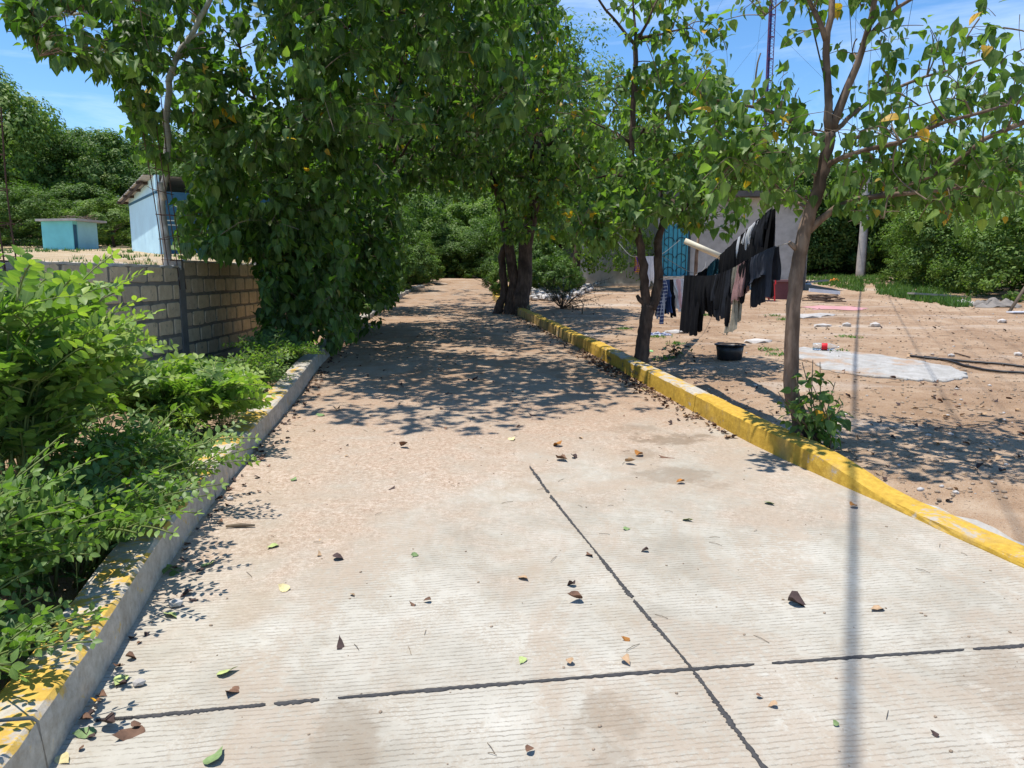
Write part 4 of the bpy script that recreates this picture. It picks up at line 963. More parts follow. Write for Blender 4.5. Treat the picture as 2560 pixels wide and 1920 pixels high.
R3 = Tree('broadleaf_tree', tuple(b), 'thick dark twin trunk tree on the right kerb where the road narrows', sp=SP_BIG, size=.178, bark=M_BARK2, tb=.42, yellow=.012)
y3 = b.y
R3.limb([b - Vector((.02, 0, .1)), at(1312, 700, y3), at(1318, 600, y3), at(1335, 500, y3), at(1340, 380, y3), at(1345, 220, y3), at(1350, 80, y3)], .20, .08, 'trunk', 30, .06, 12, .4, .015)
R3.limb([b + Vector((-.25, .1, -.1)), at(1285, 700, y3 + .1), at(1270, 600, y3 + .1), at(1250, 500, y3 + .1), at(1215, 400, y3 + .1), at(1190, 250, y3)], .155, .06, 'trunk', 30, .06, 11, .5, .015)
R3.limb([b + Vector((-.55, .15, -.1)), at(1262, 720, y3 + .2), at(1255, 650, y3 + .2), at(1275, 560, y3 + .2)], .10, .08, 'trunk', 18, .06, 9, 2, .015)
for pts, dz in (([(1338, 420), (1400, 340), (1470, 300)], -.8), ([(1342, 300), (1390, 200), (1420, 90)], -.5), ([(1345, 250), (1300, 120), (1280, 20)], -1.5), ([(1230, 420), (1170, 330), (1120, 230)], -1.2), ([(1335, 480), (1400, 440), (1450, 420)], .2)):
    R3.limb([at(a, c, y3 + dz * i / 2) for i, (a, c) in enumerate(pts)], .05, .016, wob=.03)
def rk(p):
    u, v = proj(p); return u < 1520 and not (u > 1432 and v < 175) and not (u < 1240 and v > 500) and v < 600
R3.crown(at(1330, 330, y3 - .3), (1.8, 1.6, 1.5), 24, 170, 6, 9, keep=rk)
R3.crown(at(1310, 110, y3 - 1.5), (1.2, 1.5, 1.3), 18, 130, 6, 9, keep=lambda p: rk(p) and proj(p)[0] < 1440)
R3.crown(at(1420, 440, y3), (1.0, 1.0, .8), 12, 80, 6, 9, keep=rk)
R3.crown(at(1210, 420, y3), (1.2, 1.2, .5), 12, 80, 6, 9, keep=rk)
R3.crown(at(1150, 200, y3 - .5), (1.4, 1.4, 1.2), 14, 100, 6, 9, keep=rk)
R3.crown(at(1300, -150, y3 - 1), (1.8, 1.8, 1.1), 12, 80, 6, 9)
R3.fill(1080, 1500, 120, 600, 15.2, 18.2, 20, 400, rk)
R3.fill(1240, 1420, 430, 600, 15.0, 17.0, 8, 70, rk)
R3.fill(1200, 1440, -20, 300, 13.5, 16.5, 12, 140, rk)
R3.crown((-1.2, 15.8, 6.3), (1.8, 2.0, .9), 12, 170, 6, 9, keep=rk)  # overhead crown put in for denser shade on the road
R3.done(160)
# ---- pale slender tree behind the wall
YP = 9.95
bp = at(424, 665, YP); bp.z = float(hz(-4.6, YP))
P0 = Tree('slender_tree', tuple(bp), 'slender pale barked tree rising behind the block wall beside the rebar cage', sp=SP_BIG, size=.178, bark=M_BARKP, tb=.30, yellow=.01)
P0.limb([bp - Vector((0, 0, .1)), at(415, 610, YP), at(407, 488, YP), at(418, 407, YP), at(417, 285, YP), at(426, 195, YP), at(437, 155, YP), at(455, 118, YP), at(474, 96, YP), at(500, 45, YP), at(526, 0, YP), at(560, -90, YP)], .050, .030, 'trunk', 44, .07, 11, .75, .006)
P0.limb([at(470, 100, YP), at(490, 88, YP), at(511, 80, YP)], .024, .014, wob=.003, nodes_from=2)
mb = MB(); mb.tube([at(409, 500, YP), at(401, 470, YP - .03), at(400, 455, YP - .05)], [.05, .045, .032], 9, .1); mb.build('branch_stub', M_BARKP, P0.r, True)
P0.limb([at(540, -50, YP), at(420, -60, YP - .8), at(300, -10, YP - 1.5), at(210, 30, YP - 1.8), at(90, 40, YP - 2)], .028, .010, wob=.01)
P0.limb([at(545, -60, YP), at(400, -200, YP - .6), at(200, -220, YP - 1.2)], .022, .010, wob=.01)
P0.limb([at(300, -10, YP - 1.5), at(220, 60, YP - 1.6), at(120, 90, YP - 1.7)], .012, .006, wob=.01)
def pk(p):
    u, v = proj(p); return clear(p, PTS, YP, 40) and v < 150 + max(0, min(1, (u - 150) / 200)) * 120 and not (u < 60 and v > 90) and not (230 < u < 420 and 20 < v < 110 and random.random() < .65)
P0.fill(0, 420, -70, 170, 7.4, 9.2, 16, 120, pk, 5, 8)
P0.fill(230, 520, -40, 300, 8.4, 10.2, 12, 90, lambda p: clear(p, PTS, YP, 40) and (pk(p) or (proj(p)[0] > 300 and proj(p)[1] < 300)), 5, 8)
P0.crown((-4.2, 8.8, 5.9), (1.9, 1.5, .6), 12, 80, 5, 8)
P0.crown((-3.9, 9.4, 3.7), (.75, .7, .7), 6, 36, 5, 8, keep=lambda p: clear(p, PTS, YP, 40) and proj(p)[0] > 290 and proj(p)[1] < 400)
P0.done(NPART)
# ------------------------------------------------------------------ shrubs on the verge
def pinnate(L, tw, p, d, ln, npair, size, tb, up=Vector((0, 0, 1))):
    d = d.normalized(); P = [Vector(p)]; dd = d.copy(); k = npair + 1
    for i in range(k):
        dd = (dd + Vector((0, 0, -.055)) + rv(.02)).normalized(); P.append(P[-1] + dd * ln / k)
    tw.tube(P[::max(1, len(P) // 4)] + [P[-1]], .0035, 4, cap=False)
    side = d.cross(up); side = side.normalized() if side.length > .05 else Vector((1, 0, 0))
    side = Quaternion(d, random.uniform(-1.1, 1.1)) @ side
    nn = side.cross(d).normalized()
    if nn.z < 0: nn = -nn
    for i in range(1, k + 1):
        t = i / k; sz = size * (1 - .45 * t) * random.uniform(.8, 1.12)
        for s in (-1, 1):
            ld = (P[i] - P[i - 1]).normalized() * random.uniform(.35, .65) + side * s * 1.0 + nn * random.uniform(0, .55) + rv(.10)
            L.add(P[i] + side * s * .006, ld, nn + rv(.22), sz, min(.93, tb + .38 * t ** 2 + rng.normal() * .12))
    L.add(P[-1], dd, nn, size * .6, min(.94, tb + .4))
def shrub(name, label, b, stems, height, spread, size, nobj, bias=(0, 0), tb=.38, nleaf=11, cat='shrub', group=None):
    r = root(name, b, label, cat, group); L = Leaves(SP_SH); tw = MB(); b = Vector(b)
    for i in range(stems):
        a = i * 2.4 + random.uniform(-.3, .3); rad = spread * random.uniform(.25, 1) ** .7; h = height * random.uniform(.58, 1.0)
        s0 = b + Vector((math.cos(a) * .12, math.sin(a) * .12, 0)); top = b + Vector((math.cos(a) * rad + bias[0], math.sin(a) * rad + bias[1], h))
        mid = s0 * .45 + top * .55 + Vector((-math.cos(a) * rad * .15, -math.sin(a) * rad * .15, h * .22)); P = spline([s0, mid, top], 14)
        mb = MB(); mb.tube(P, [.009 - .006 * j / 13 for j in range(14)], 5); mb.build('stem', M_STEM, r, True)
        for j in range(nleaf):
            t = .28 + .72 * (j + .5) / nleaf; q = P[min(13, int(t * 13))]; td = (P[min(13, int(t * 13) + 1)] - P[max(0, int(t * 13) - 1)]).normalized()
            th = a + j * 2.2 + random.uniform(-.5, .5); o = Vector((math.cos(th), math.sin(th), random.uniform(-.05, .75)))
            pinnate(L, tw, q, o * .9 + td * .5, random.uniform(.20, .36) * (1.15 - .3 * t), random.randint(3, 5), size * random.uniform(.85, 1.15), tb + .1 * (t > .75))
        pinnate(L, tw, P[-1], (P[-1] - P[-3]), .26, 5, size * .85, tb + .22)
    k = tw.build('leaf_stalks', M_STEM, r, True); k['kind'] = 'stuff'
    L.finish(r, nobj)
def g3(x, y): return (x, y, float(gz(x, y)))
shrub('verge_shrub', 'tall pale green pinnate shrub at the left edge of the photo', g3(-2.62, 3.7), 40, 1.42, .60, .118, NPART, (.0, .05))
shrub('verge_shrub', 'large pinnate shrub behind the leftmost one, against the block wall', g3(-3.2, 4.9), 26, 1.0, .70, .115, NPART, (.05, 0))
shrub('verge_shrub', 'bright yellow green bushy shrub in the middle of the left verge', g3(-2.72, 5.75), 30, .56, .58, .112, NPART, (.12, .05), tb=.48)
shrub('verge_shrub', 'low leafy shrub leaning over the left kerb near the bottom', g3(-2.12, 3.35), 20, .46, .46, .075, 260, (.06, .05), tb=.24, nleaf=7)
shrub('verge_shrub', 'low dark leafy shrub at the bottom left corner of the verge', g3(-2.15, 2.65), 22, .66, .46, .082, 220, (-.05, .05), tb=.16, nleaf=7)
shrub('verge_shrub', 'small shrub with a sprig reaching over the yellow left kerb', g3(-2.3, 4.25), 18, .46, .44, .072, 200, (.12, -.05), tb=.3, nleaf=7)
shrub('verge_shrub', 'dark shrub beneath the tree where the left kerb enters the shade', g3(-2.9, 9.1), 16, .42, .5, .075, 120, (.05, -.1), tb=.2, nleaf=7)
shrub('verge_shrub', 'mid green weedy shrub at the foot of the second wall panel', g3(-2.8, 7.6), 16, .40, .42, .07, 120, (0, 0), tb=.32, nleaf=7)
shrub('verge_shrub', 'lowest leafy plant spilling over the kerb at the bottom left corner', g3(-1.98, 2.2), 16, .40, .36, .07, 160, (-.02, .05), tb=.2, nleaf=7)
shrub('verge_shrub', 'shaded undergrowth plant below the tall left shrub', g3(-2.35, 2.75), 16, .5, .42, .08, 160, (0, .0), tb=.2, nleaf=7)
# one long sprig over the kerb
def sprig(path, label, size, k):
    r = root('sprig', path[0], label, 'plant'); L = Leaves(SP_SH); tw = MB(); P = spline(path, 16)
    mb = MB(); mb.tube(P, .004, 5); mb.build('stem', M_STEM, r, True)
    for i in range(3, 16):
        d = (P[i] - P[i - 1]).normalized(); s = d.cross(Vector((0, 0, 1))).normalized()
        for sg in (-1, 1): L.add(P[i], d * .5 + s * sg + rv(.12) + Vector((0, 0, .1)), Vector((0, 0, 1)) + rv(.25), size * random.uniform(.75, 1.15), .28 + rng.normal() * .1)
    L.finish(r, k)
sprig([g3(-2.2, 3.95), at(400, 1400, 4.0), at(460, 1335, 4.05), at(505, 1345, 4.0)], 'leafy sprig arching across the worn yellow kerb top', .06, 60)
sprig([g3(-2.1, 3.5), at(330, 1440, 3.55), at(420, 1420, 3.5), at(480, 1465, 3.45)], 'drooping leafy sprig hanging down the left kerb face', .065, 60)
# low herbs with small yellow flowers
M_FLOW = simple('yellow_flower', (.75, .38, .02), .6, .15, 20, 0)
herb = root('weeds', g3(-2.6, 5), kind='stuff'); HL = Leaves(SP_HERB); ft = MB(); fl = MB()
for i in range(760):
    y = random.uniform(1.8, 10.5); x = float(LX(y)) - .22 - abs(random.gauss(0, .45)) * (1 if y < 7 else .8)
    if x < float(WX(y)) + .1: continue
    if 4.0 < y < 5.6 and x > float(LX(y)) - .55 and random.random() < .72: continue
    h = random.uniform(.06, .26) * (1.25 if y < 4 else 1); b = Vector(g3(x, y)); tp = b + Vector((random.uniform(-.07, .07), random.uniform(-.07, .07), h))
    ft.tube([b, (b + tp) / 2 + rv(.012), tp], .0022, 3, cap=False)
    for j in range(random.randint(6, 11)):
        t = random.uniform(.2, 1); a = j * 2.4; o = Vector((math.cos(a), math.sin(a), random.uniform(-.1, .5)))
        HL.add(b + (tp - b) * t, o, Vector((0, 0, 1)) + rv(.3), random.uniform(.035, .075), .25 + random.random() * .45)
    if random.random() < .17:
        c = tp + Vector((0, 0, .015))
        for j in range(5):
            a = j * 1.257; fl.add([c, c + Vector((math.cos(a - .4) * .011, math.sin(a - .4) * .011, .004)), c + Vector((math.cos(a + .4) * .011, math.sin(a + .4) * .011, .004))], [(0, 1, 2)])
HL.finish(herb, 0); ft.build('stalks', M_STEM, herb)['kind'] = 'stuff'; fl.build('flowers', M_FLOW, herb)['kind'] = 'stuff'
# shoots round the foot of the front right tree
sb = b1 + Vector((.05, -.12, 0)); r = root('leafy_sapling', tuple(sb), 'leafy green shoots sprouting round the foot of the front right tree', 'plant'); L = Leaves(SP_T)
for i, (px, py, dy) in enumerate(((1945, 980, -.1), (2005, 905, .08), (2032, 900, .0), (2050, 905, .1), (2088, 955, .05), (2100, 990, -.1), (1960, 1010, -.2), (2010, 1000, -.25), (2060, 1010, -.25), (1990, 940, -.1), (2075, 1030, -.2), (2030, 960, -.15), (2105, 1010, .1))):
    tip = at(px, py, sb.y + dy); s0 = Vector((sb.x + random.uniform(-.08, .10), sb.y + random.uniform(-.06, .08), sb.z)); P = spline([s0, (s0 * .5 + tip * .5) + Vector((random.uniform(-.03, .03), 0, .02)), tip], 9)
    mb = MB(); mb.tube(P, [.007 - .004 * j / 8 for j in range(9)], 5); mb.build('shoot', M_TWIG, r, True)
    for j in range(3, 9, 2): cluster(L, P[j], P[j] - P[j - 1], 5 if j < 8 else 7, .11, .55, .30, .008, .06)
L.finish(r, 220)
mb = MB()     # gnarled foot of the trunk
for a in np.linspace(0, 6.28, 9)[:-1]: mb.tube([b1 + Vector((0, 0, .16)), b1 + Vector((math.cos(a) * .07, math.sin(a) * .07, .07)), b1 + Vector((math.cos(a) * .14, math.sin(a) * .14, -.03))], [.05, .045, .025], 7, .12)
mb.build('root_flare', M_BARK2, T1.r, True)

# ------------------------------------------------------------------ background trees
def far_mesh(seed, rx, rz_, nclump, per, ls, mat, hug=False):
    nclump = int(nclump * 1.35); per = int(per * .8)
    rg = np.random.default_rng(seed); P = []; N = []; T = []
    for _ in range(nclump):
        d = rg.normal(size=3); d /= np.linalg.norm(d); rr = .45 + .55 * rg.random() ** .5; d[2] = d[2] * (1 if d[2] > -.2 else .75)
        if hug:
            zz = rg.uniform(-1, 1); wd_ = 1.0 if zz < .1 else math.sqrt(max(.05, 1 - ((zz - .1) / .95) ** 2)); a_ = rg.uniform(0, 6.283); d = np.array([math.cos(a_) * wd_, math.sin(a_) * wd_, zz]); rr = 1; d[:2] *= .55 + .45 * rg.random() ** .5
        c = d * rr * np.array([rx, rx, rz_]); cr = rg.uniform(.35, 1.0) * rx * .27; c = c * (1.0 if rg.random() < .75 else rg.uniform(1.0, 1.22)); tb = rg.uniform(.2, .75)
        n = int(per * rg.uniform(.6, 1.3)); q = nrmz(rg.normal(size=(n, 3))); rad = cr * (rg.random(n) ** .4)[:, None]
        q[:, 2] *= .8; P.append(c + q * rad); N.append(q + d * .7 + np.array([0, 0, .5]) + rg.normal(size=(n, 3)) * .5); T.append(np.clip(tb + rg.normal(size=n) * .18, 0, 1))
    P = np.vstack(P); N = nrmz(np.vstack(N)); T = np.concatenate(T); n = len(P)
    D = nrmz(np.cross(N, rg.normal(size=(n, 3)))); X = np.cross(D, N); S = (ls * rg.uniform(.6, 1.25, n))[:, None]
    V = np.stack([P - D * S * .5, P + X * S * .24 + N * S * .06, P + D * S * .5 - N * S * .1, P - X * S * .24 + N * S * .06], 1).reshape(-1, 3)
    i = np.arange(n)[:, None] * 4; Q = np.concatenate([i, i + 1, i + 2, i + 3], 1)
    return fastmesh('crown', V, Q, mat, np.repeat(T, 4), np.tile([[.2, .5]], (4 * n, 1)))
FM = [far_mesh(1, 2.6, 2.4, 90, 190, .17, M_LEAF_BG), far_mesh(2, 2.6, 2.9, 95, 190, .16, M_LEAF_BG), far_mesh(3, 2.6, 2.2, 90, 190, .18, M_LEAF_BG2), far_mesh(4, 2.6, 2.6, 80, 230, .14, M_LEAF_BG2)]
FH = [far_mesh(11, 2.6, 2.4, 130, 190, .17, M_LEAF_BG, True), far_mesh(12, 2.6, 2.9, 130, 190, .16, M_LEAF_BG, True), far_mesh(13, 2.6, 2.2, 130, 190, .18, M_LEAF_BG2, True), far_mesh(14, 2.6, 2.6, 120, 210, .14, M_LEAF_BG2, True)]
BM = [far_mesh(5, 1.3, 1.0, 46, 170, .13, M_LEAF_BG2), far_mesh(6, 1.3, 1.15, 46, 170, .12, M_LEAF_BG)]
def trunk_mesh(h, seed):
    random.seed(seed); mb = MB(); P = [Vector((.12 * math.sin(t * 3 + seed), .1 * math.cos(t * 2 + seed), h * t)) for t in np.linspace(0, 1, 9)]
    mb.tube(P, [.17 - .09 * t for t in np.linspace(0, 1, 9)], 8, .06)
    for k in range(7):
        s0 = P[4 + k % 4]; a = k * 2.4; mb.tube([s0, s0 + Vector((math.cos(a) * .7, math.sin(a) * .7, .6)), s0 + Vector((math.cos(a) * 1.5, math.sin(a) * 1.5, 1.3))], [.06, .045, .02], 6, .05)
    return mb.mesh('trunk', M_BARK2, True)
TM = [trunk_mesh(3.2, 1), trunk_mesh(3.2, 2)]
random.seed(5)
def zed(x, y):
    return float(hz(x, y)) if x < -8 else (float(base(y)) if x > -5 else max(float(base(y)) - .1, float(hz(x, y))))
def fartree(x, y, top, r, label, group, k=None, low=.35, name='tree', bushy=False):
    z = zed(x, y); H = top - z; rt = root(name, (x, y, z), label, 'bush' if bushy else 'tree', group)
    k = random.randrange(4) if k is None else k
    me = (BM if bushy else FH if low < .13 else FM)[k % 2 if bushy else k]; R0 = 1.3 if bushy else 2.6; RZ = ((1.0, 1.15) if bushy else (2.4, 2.9, 2.2, 2.6))[k % 2 if bushy else k]
    ch = H * (1 - low) / 2; c = bpy.data.objects.new('crown', me); COL.objects.link(c); c.parent = rt; c.location = (0, 0, H * low + ch); c.scale = (r / R0, r / R0, ch / RZ); c.rotation_euler = (0, 0, random.uniform(0, 6.28))
    t = bpy.data.objects.new('trunk', TM[random.randrange(2)]); COL.objects.link(t); t.parent = rt; s = (H * low + ch * .9) / 3.2; t.scale = (max(.5, s * .8), max(.5, s * .8), s); t.rotation_euler = (0, 0, random.uniform(0, 6)); t.location = (0, 0, -.05)
def px_tree(px, py_top, Y, r, label, group, **k):
    p = at(px, py_top, Y); fartree(p.x, Y, p.z, r, label, group, **k)
G = 'trees on the hillside behind the huts'
for a in ((-60, 210, 40, 3.4, 'tall tree rising highest at the left edge of the photo', 2), (60, 325, 42, 3.0, 'tree right of the tallest one at the left edge', 3), (150, 372, 46, 3.2, 'rounded tree above the small turquoise hut', 0), (245, 345, 43, 2.8, 'tree standing between the turquoise hut and the light blue hut', 2),
          (330, 400, 46, 3.0, 'tree rising behind the roof of the light blue hut', 1), (20, 470, 36, 2.3, 'low bushy tree left of the turquoise hut', 3), (275, 505, 36, 1.8, 'dark low tree just left of the light blue hut wall', 0), (105, 480, 39, 2.2, 'bushy tree directly behind the turquoise hut', 1), (190, 470, 40, 2.2, 'bushy tree over the right corner of the turquoise hut', 2)):
    px_tree(*a[:4], a[4], G, k=a[5], low=.04 if a[1] > 380 else .12)
for px, py, Y, r in ((430, 420, 44, 3), (540, 400, 42, 3), (640, 380, 38, 3), (740, 400, 36, 3), (-160, 260, 48, 4), (470, 330, 52, 4), (620, 300, 50, 4)):
    px_tree(px, py, Y, r, 'tree hidden behind the dense left roadside trees', 'trees behind the left roadside trees', low=.05)
G = 'trees closing off the far end of the road'
for a in ((870, 560, 22, 1.3, 'dark bush beside the left edge of the far road', 1), (945, 600, 24.5, 1.1, 'low bush on the far left road edge', 0), (930, 500, 30, 2.0, 'sunlit tree left of the road bend', 3), (1010, 500, 38, 2.3, 'feathery sunlit tree straight ahead at the road bend', 2), (1090, 470, 42, 2.4, 'tall sunlit tree straight ahead beyond the bend', 3), (1180, 520, 40, 2.2, 'sunlit tree right of centre beyond the bend', 2), (1245, 500, 45, 2.6, 'tree beyond the bend behind the twin trunk', 0),
          (1060, 590, 36.8, 1.5, 'low sunlit bush at the foot of the far trees', 3), (1150, 600, 37.5, 1.4, 'second low sunlit bush at the road bend', 2), (960, 380, 46, 3.4, 'tall dark tree behind the road bend on the left', 1), (1120, 330, 50, 3.6, 'tall dark tree behind the centre of the bend', 0), (1250, 300, 48, 3.4, 'tall dark tree behind the twin trunk tree', 1), (850, 450, 26, 2.2, 'tree behind the left roadside trees near the bend', 0), (905, 560, 27, 1.5, 'leafy bush on the left bank of the far road', 2), (985, 570, 31, 1.5, 'sunlit bush left of the bend, beside the road', 3), (890, 610, 20.5, .9, 'shaded bush behind the far left kerb', 1), (1235, 560, 37, 1.8, 'leafy tree closing the right side of the bend', 3), (1000, 620, 34, 1.3, 'low bush in front of the feathery tree', 2), (1110, 560, 39, 2.0, 'bright bush in the middle of the far end', 2)):
    px_tree(*a[:4], a[4], G, k=a[5], low=.03)
px_tree(1022, 610, 25.5, .9, 'leafy bush on the far left kerb before the bend', None, k=1, low=.02, bushy=True)
px_tree(1055, 640, 29.5, .9, 'bush at the inside of the far left bend', None, k=0, low=.02, bushy=True)
px_tree(1262, 655, 21.3, .5, 'small bright green hedge bush against the twin trunk', None, k=0, low=.02, bushy=True)
px_tree(1235, 640, 23.5, .5, 'pale bush behind the twin trunk on the road edge', None, k=1, low=.02, bushy=True)
for px, py, Y, r, lb, k in ((1380, 640, 22.5, .8, 'sunlit bush right of the twin trunk', 0), (1345, 600, 24, 1.0, 'dark bush just behind the twin trunk', 1), (1420, 665, 23.5, .5, 'small bright bush by the corner of the house', 0)):
    px_tree(px, py, Y, r, lb, 'bushes between the twin trunk and the house', k=k, low=.02, bushy=True)
G = 'trees behind the house'
for px, py, Y, r, lb in ((1450, 150, 27, 2.6, 'fine leaved tree seen in the gap between the right roadside trees'), (1400, 330, 33, 2.8, 'dark tree behind the twin trunk and left of the house'), (1560, 330, 37, 3.2, 'tree showing above the left wing of the house'), (1700, 370, 40, 3.2, 'tree above the turquoise door'), (1850, 385, 40, 3.2, 'tree above the right end of the house roof'), (1990, 400, 42, 3.2, 'tree behind the forked trunk, right of the house')):
    px_tree(px, py, Y, r, lb, G, low=.1)
G = 'trees of the dark wood on the right'
for px, py, Y, r, lb in ((2080, 430, 42, 3.0, 'dark tree left of the utility pole'), (2170, 440, 44, 3.2, 'dark tree behind the utility pole'), (2260, 450, 43, 3.0, 'dark tree right of the utility pole'), (2350, 470, 40, 3.0, 'tree behind the sunlit bushes on the right'), (2440, 420, 38, 3.2, 'tall tree behind the right hand bushes'), (2540, 360, 36, 3.6, 'tallest tree at the right edge of the photo'), (2660, 380, 34, 3.4, 'tree just outside the right edge')):
    px_tree(px, py, Y, r, lb, G, low=.10)
for px, py, Y, r, lb, k in ((2370, 520, 29, 2.0, 'sunlit bush left of the right hand thicket', 3), (2460, 465, 26, 2.3, 'large sunlit bush in the right hand thicket', 2), (2560, 430, 24, 2.4, 'sunlit bush at the right edge of the photo', 3), (2320, 625, 31, 1.2, 'low bush where the grass meets the thicket', 2), (2650, 500, 21, 2.0, 'bush leaning in from beyond the right edge', 2)):
    px_tree(px, py, Y, r, lb, 'sunlit thicket at the right edge of the yard', k=k, low=.06)
for px, Y in ((2080, 46), (2175, 46), (2265, 46), (1110, 52), (1200, 51), (950, 50), (1400, 50), (2600, 44), (2040, 47), (2130, 50), (2220, 49), (2310, 48), (1950, 50), (2400, 47), (2500, 45), (1300, 56), (1000, 56), (800, 52), (300, 56), (100, 54), (-80, 58), (500, 58), (1600, 52), (1780, 54)):
    p = at(px, 380, Y); fartree(p.x, Y, random.uniform(8, 11) + float(base(Y)) * .8 if px < 1500 else random.uniform(6.3, 7.6), 4.6, 'distant tree at the back of the wood, mostly hidden', 'far trees filling the wood', low=.0, k=random.choice((0, 1)))

# ------------------------------------------------------------------ grass, weeds, stones in the yard
def blades(name, pts, hmin, hmax, mat, wd=.012):
    V = []; T = []; tt = []
    for (x, y, z, k) in pts:
        for _ in range(k):
            a = random.uniform(0, 6.28); h = random.uniform(hmin, hmax); lx, ly = random.gauss(0, .35) * h, random.gauss(0, .35) * h; ox, oy = random.gauss(0, .05), random.gauss(0, .05); i = len(V); w_ = wd * random.uniform(.6, 1.6)
            V += [(x + ox - math.cos(a) * w_, y + oy - math.sin(a) * w_, z), (x + ox + math.cos(a) * w_, y + oy + math.sin(a) * w_, z), (x + ox + lx, y + oy + ly, z + h)]; T.append((i, i + 1, i + 2)); c = random.random(); tt += [c * .6, c * .6, c]
    return link(name, fastmesh(name, np.array(V), np.array(T), mat, np.array(tt), np.tile([[.2, .5]], (len(V), 1)), False))
pts = []
for i in range(5200):
    px = random.uniform(1990, 2420); py = random.uniform(672, 778); g = gnd(px, py)
    if py > 745 - abs(px - 2180) * .0 and px < 2190: continue
    if py > 735 + (px - 2160) * .17: continue
    cx = 2155 + (720 - py) * 1.2
    if abs(px - (2175 if py > 715 else 2225)) < 9 + (py - 690) * .25: continue
    if float(n2d(g.x, g.y, .6, 3)) < -.25: continue
    pts.append((g.x, g.y, float(gz(g.x, g.y)) - .01, 5))
tag(blades('grass', pts, .05, .22, M_HERB, .018), 'weedy green grass at the back of the yard', kind='stuff')
pts = []
for i in range(2200):
    x = random.uniform(-22, -5); y = random.uniform(11, 30)
    if float(n2d(x, y, .5, 6)) > .05: pts.append((x, y, float(hz(x, y)), 6))
tag(blades('hill_grass', pts, .04, .15, M_HERB, .014), kind='stuff')
for i, (px, py, lb) in enumerate(((1690, 868, 'small weed tuft between the dark trunk and the tub'), (1930, 795, 'small weed tuft left of the front trunk in the yard'), (1960, 806, 'low weed tuft beside the front right trunk'), (1760, 795, 'weed tuft under the hanging shorts'), (1815, 782, 'weed tuft under the torn black washing'), (1920, 885, 'weed tuft right of the black tub'), (1945, 897, 'weed tuft between the tub and the pale slab'), (2120, 852, 'lone weed tuft in the open yard'), (1640, 850, 'weed tuft beside the dropped cloth'), (1665, 905, 'weed clump behind the dark trunk'), (1560, 830, 'weed tuft on the kerb side of the dark trunk'), (2090, 890, 'weed tuft at the slab edge'))):
    g = gnd(px, py); r = root('weed_tuft', tuple(g), lb, 'weed', 'weed tufts in the yard'); LL = Leaves(SP_HERB)
    for j in range(46):
        a = random.uniform(0, 6.28); q = g + Vector((random.gauss(0, .09), random.gauss(0, .07), .005)); q.z = float(gz(q.x, q.y))
        LL.add(q, Vector((math.cos(a), math.sin(a), random.uniform(.3, 1.4))), Vector((0, 0, 1)) + rv(.4), random.uniform(.04, .09), random.uniform(.1, .7))
    LL.finish(r, 0)
M_STONE = simple('pale_stone', (.46, .43, .40), .9, .25, 7, .5, .01); M_PEB = simple('pebble', (.33, .25, .18), .95, .35, 15, .4, .004)
SV = []
for k in range(6):
    bm = bmesh.new(); bmesh.ops.create_icosphere(bm, subdivisions=1, radius=1)
    for v in bm.verts: v.co = Vector((v.co.x * 1.15, v.co.y * .9, v.co.z * .62)) * random.uniform(.8, 1.15)
    me = bpy.data.meshes.new('stone'); bm.to_mesh(me); bm.free(); me.materials.append(M_STONE); SV.append(me)
ph_ = gnd(1400, 735); pile = root('stone_pile', tuple(ph_), 'heap of loose grey stones behind the twin trunk tree', 'stone pile')
for i in range(230):
    px = 1330 + random.random() * 165; py = 700 + random.random() * 58
    if (px - 1330) / 165 > 1.15 - abs(py - 722) / 60: continue
    g = gnd(px, py); s = random.uniform(.06, .15)
    link('stone', random.choice(SV), pile, Matrix.Translation((g.x, g.y, float(gz(g.x, g.y)) + s * .45 + random.random() * .05)) @ Matrix.Rotation(random.uniform(0, 6), 4, 'Z') @ Matrix.Scale(s, 4))
pv = []; 
def pebbles(n, area, smin, smax, name, mat):
    base_v = [np.array([tuple(v.co) for v in m.vertices]) for m in SV]; tri = [np.array([tuple(p.vertices) for p in m.polygons]) for m in SV]
    VV = []; TT = []; o = 0
    for _ in range(n):
        x, y, z = area(); k = random.randrange(6); s = smin + (smax - smin) * random.random() ** 3; a = random.uniform(0, 6.28); R = np.array([[math.cos(a), -math.sin(a), 0], [math.sin(a), math.cos(a), 0], [0, 0, 1]])
        VV.append(base_v[k] @ R.T * s + np.array([x, y, z + s * .25])); TT.append(tri[k] + o); o += len(base_v[k])
    ob = link(name, fastmesh(name, np.vstack(VV), np.vstack(TT), mat, smooth=False)); ob['kind'] = 'stuff'; return ob
def yard():
    while True:
        g = gnd(random.uniform(1380, 2600), 745 + 520 * random.random() ** 1.6)
        if g.x > float(RX(min(g.y, 30))) + .3: return g.x, g.y, float(gz(g.x, g.y))
pebbles(5200, yard, .004, .022, 'gravel', M_PEB); pebbles(220, yard, .006, .025, 'pale_gravel', M_STONE)
def roadp():
    y = 1.9 + 14 * random.random() ** 1.4; x = float(LX(y)) + (float(RX(y)) - float(LX(y))) * random.random(); return x, y, rz(x, y)
pebbles(700, roadp, .002, .008, 'road_grit', M_PEB)

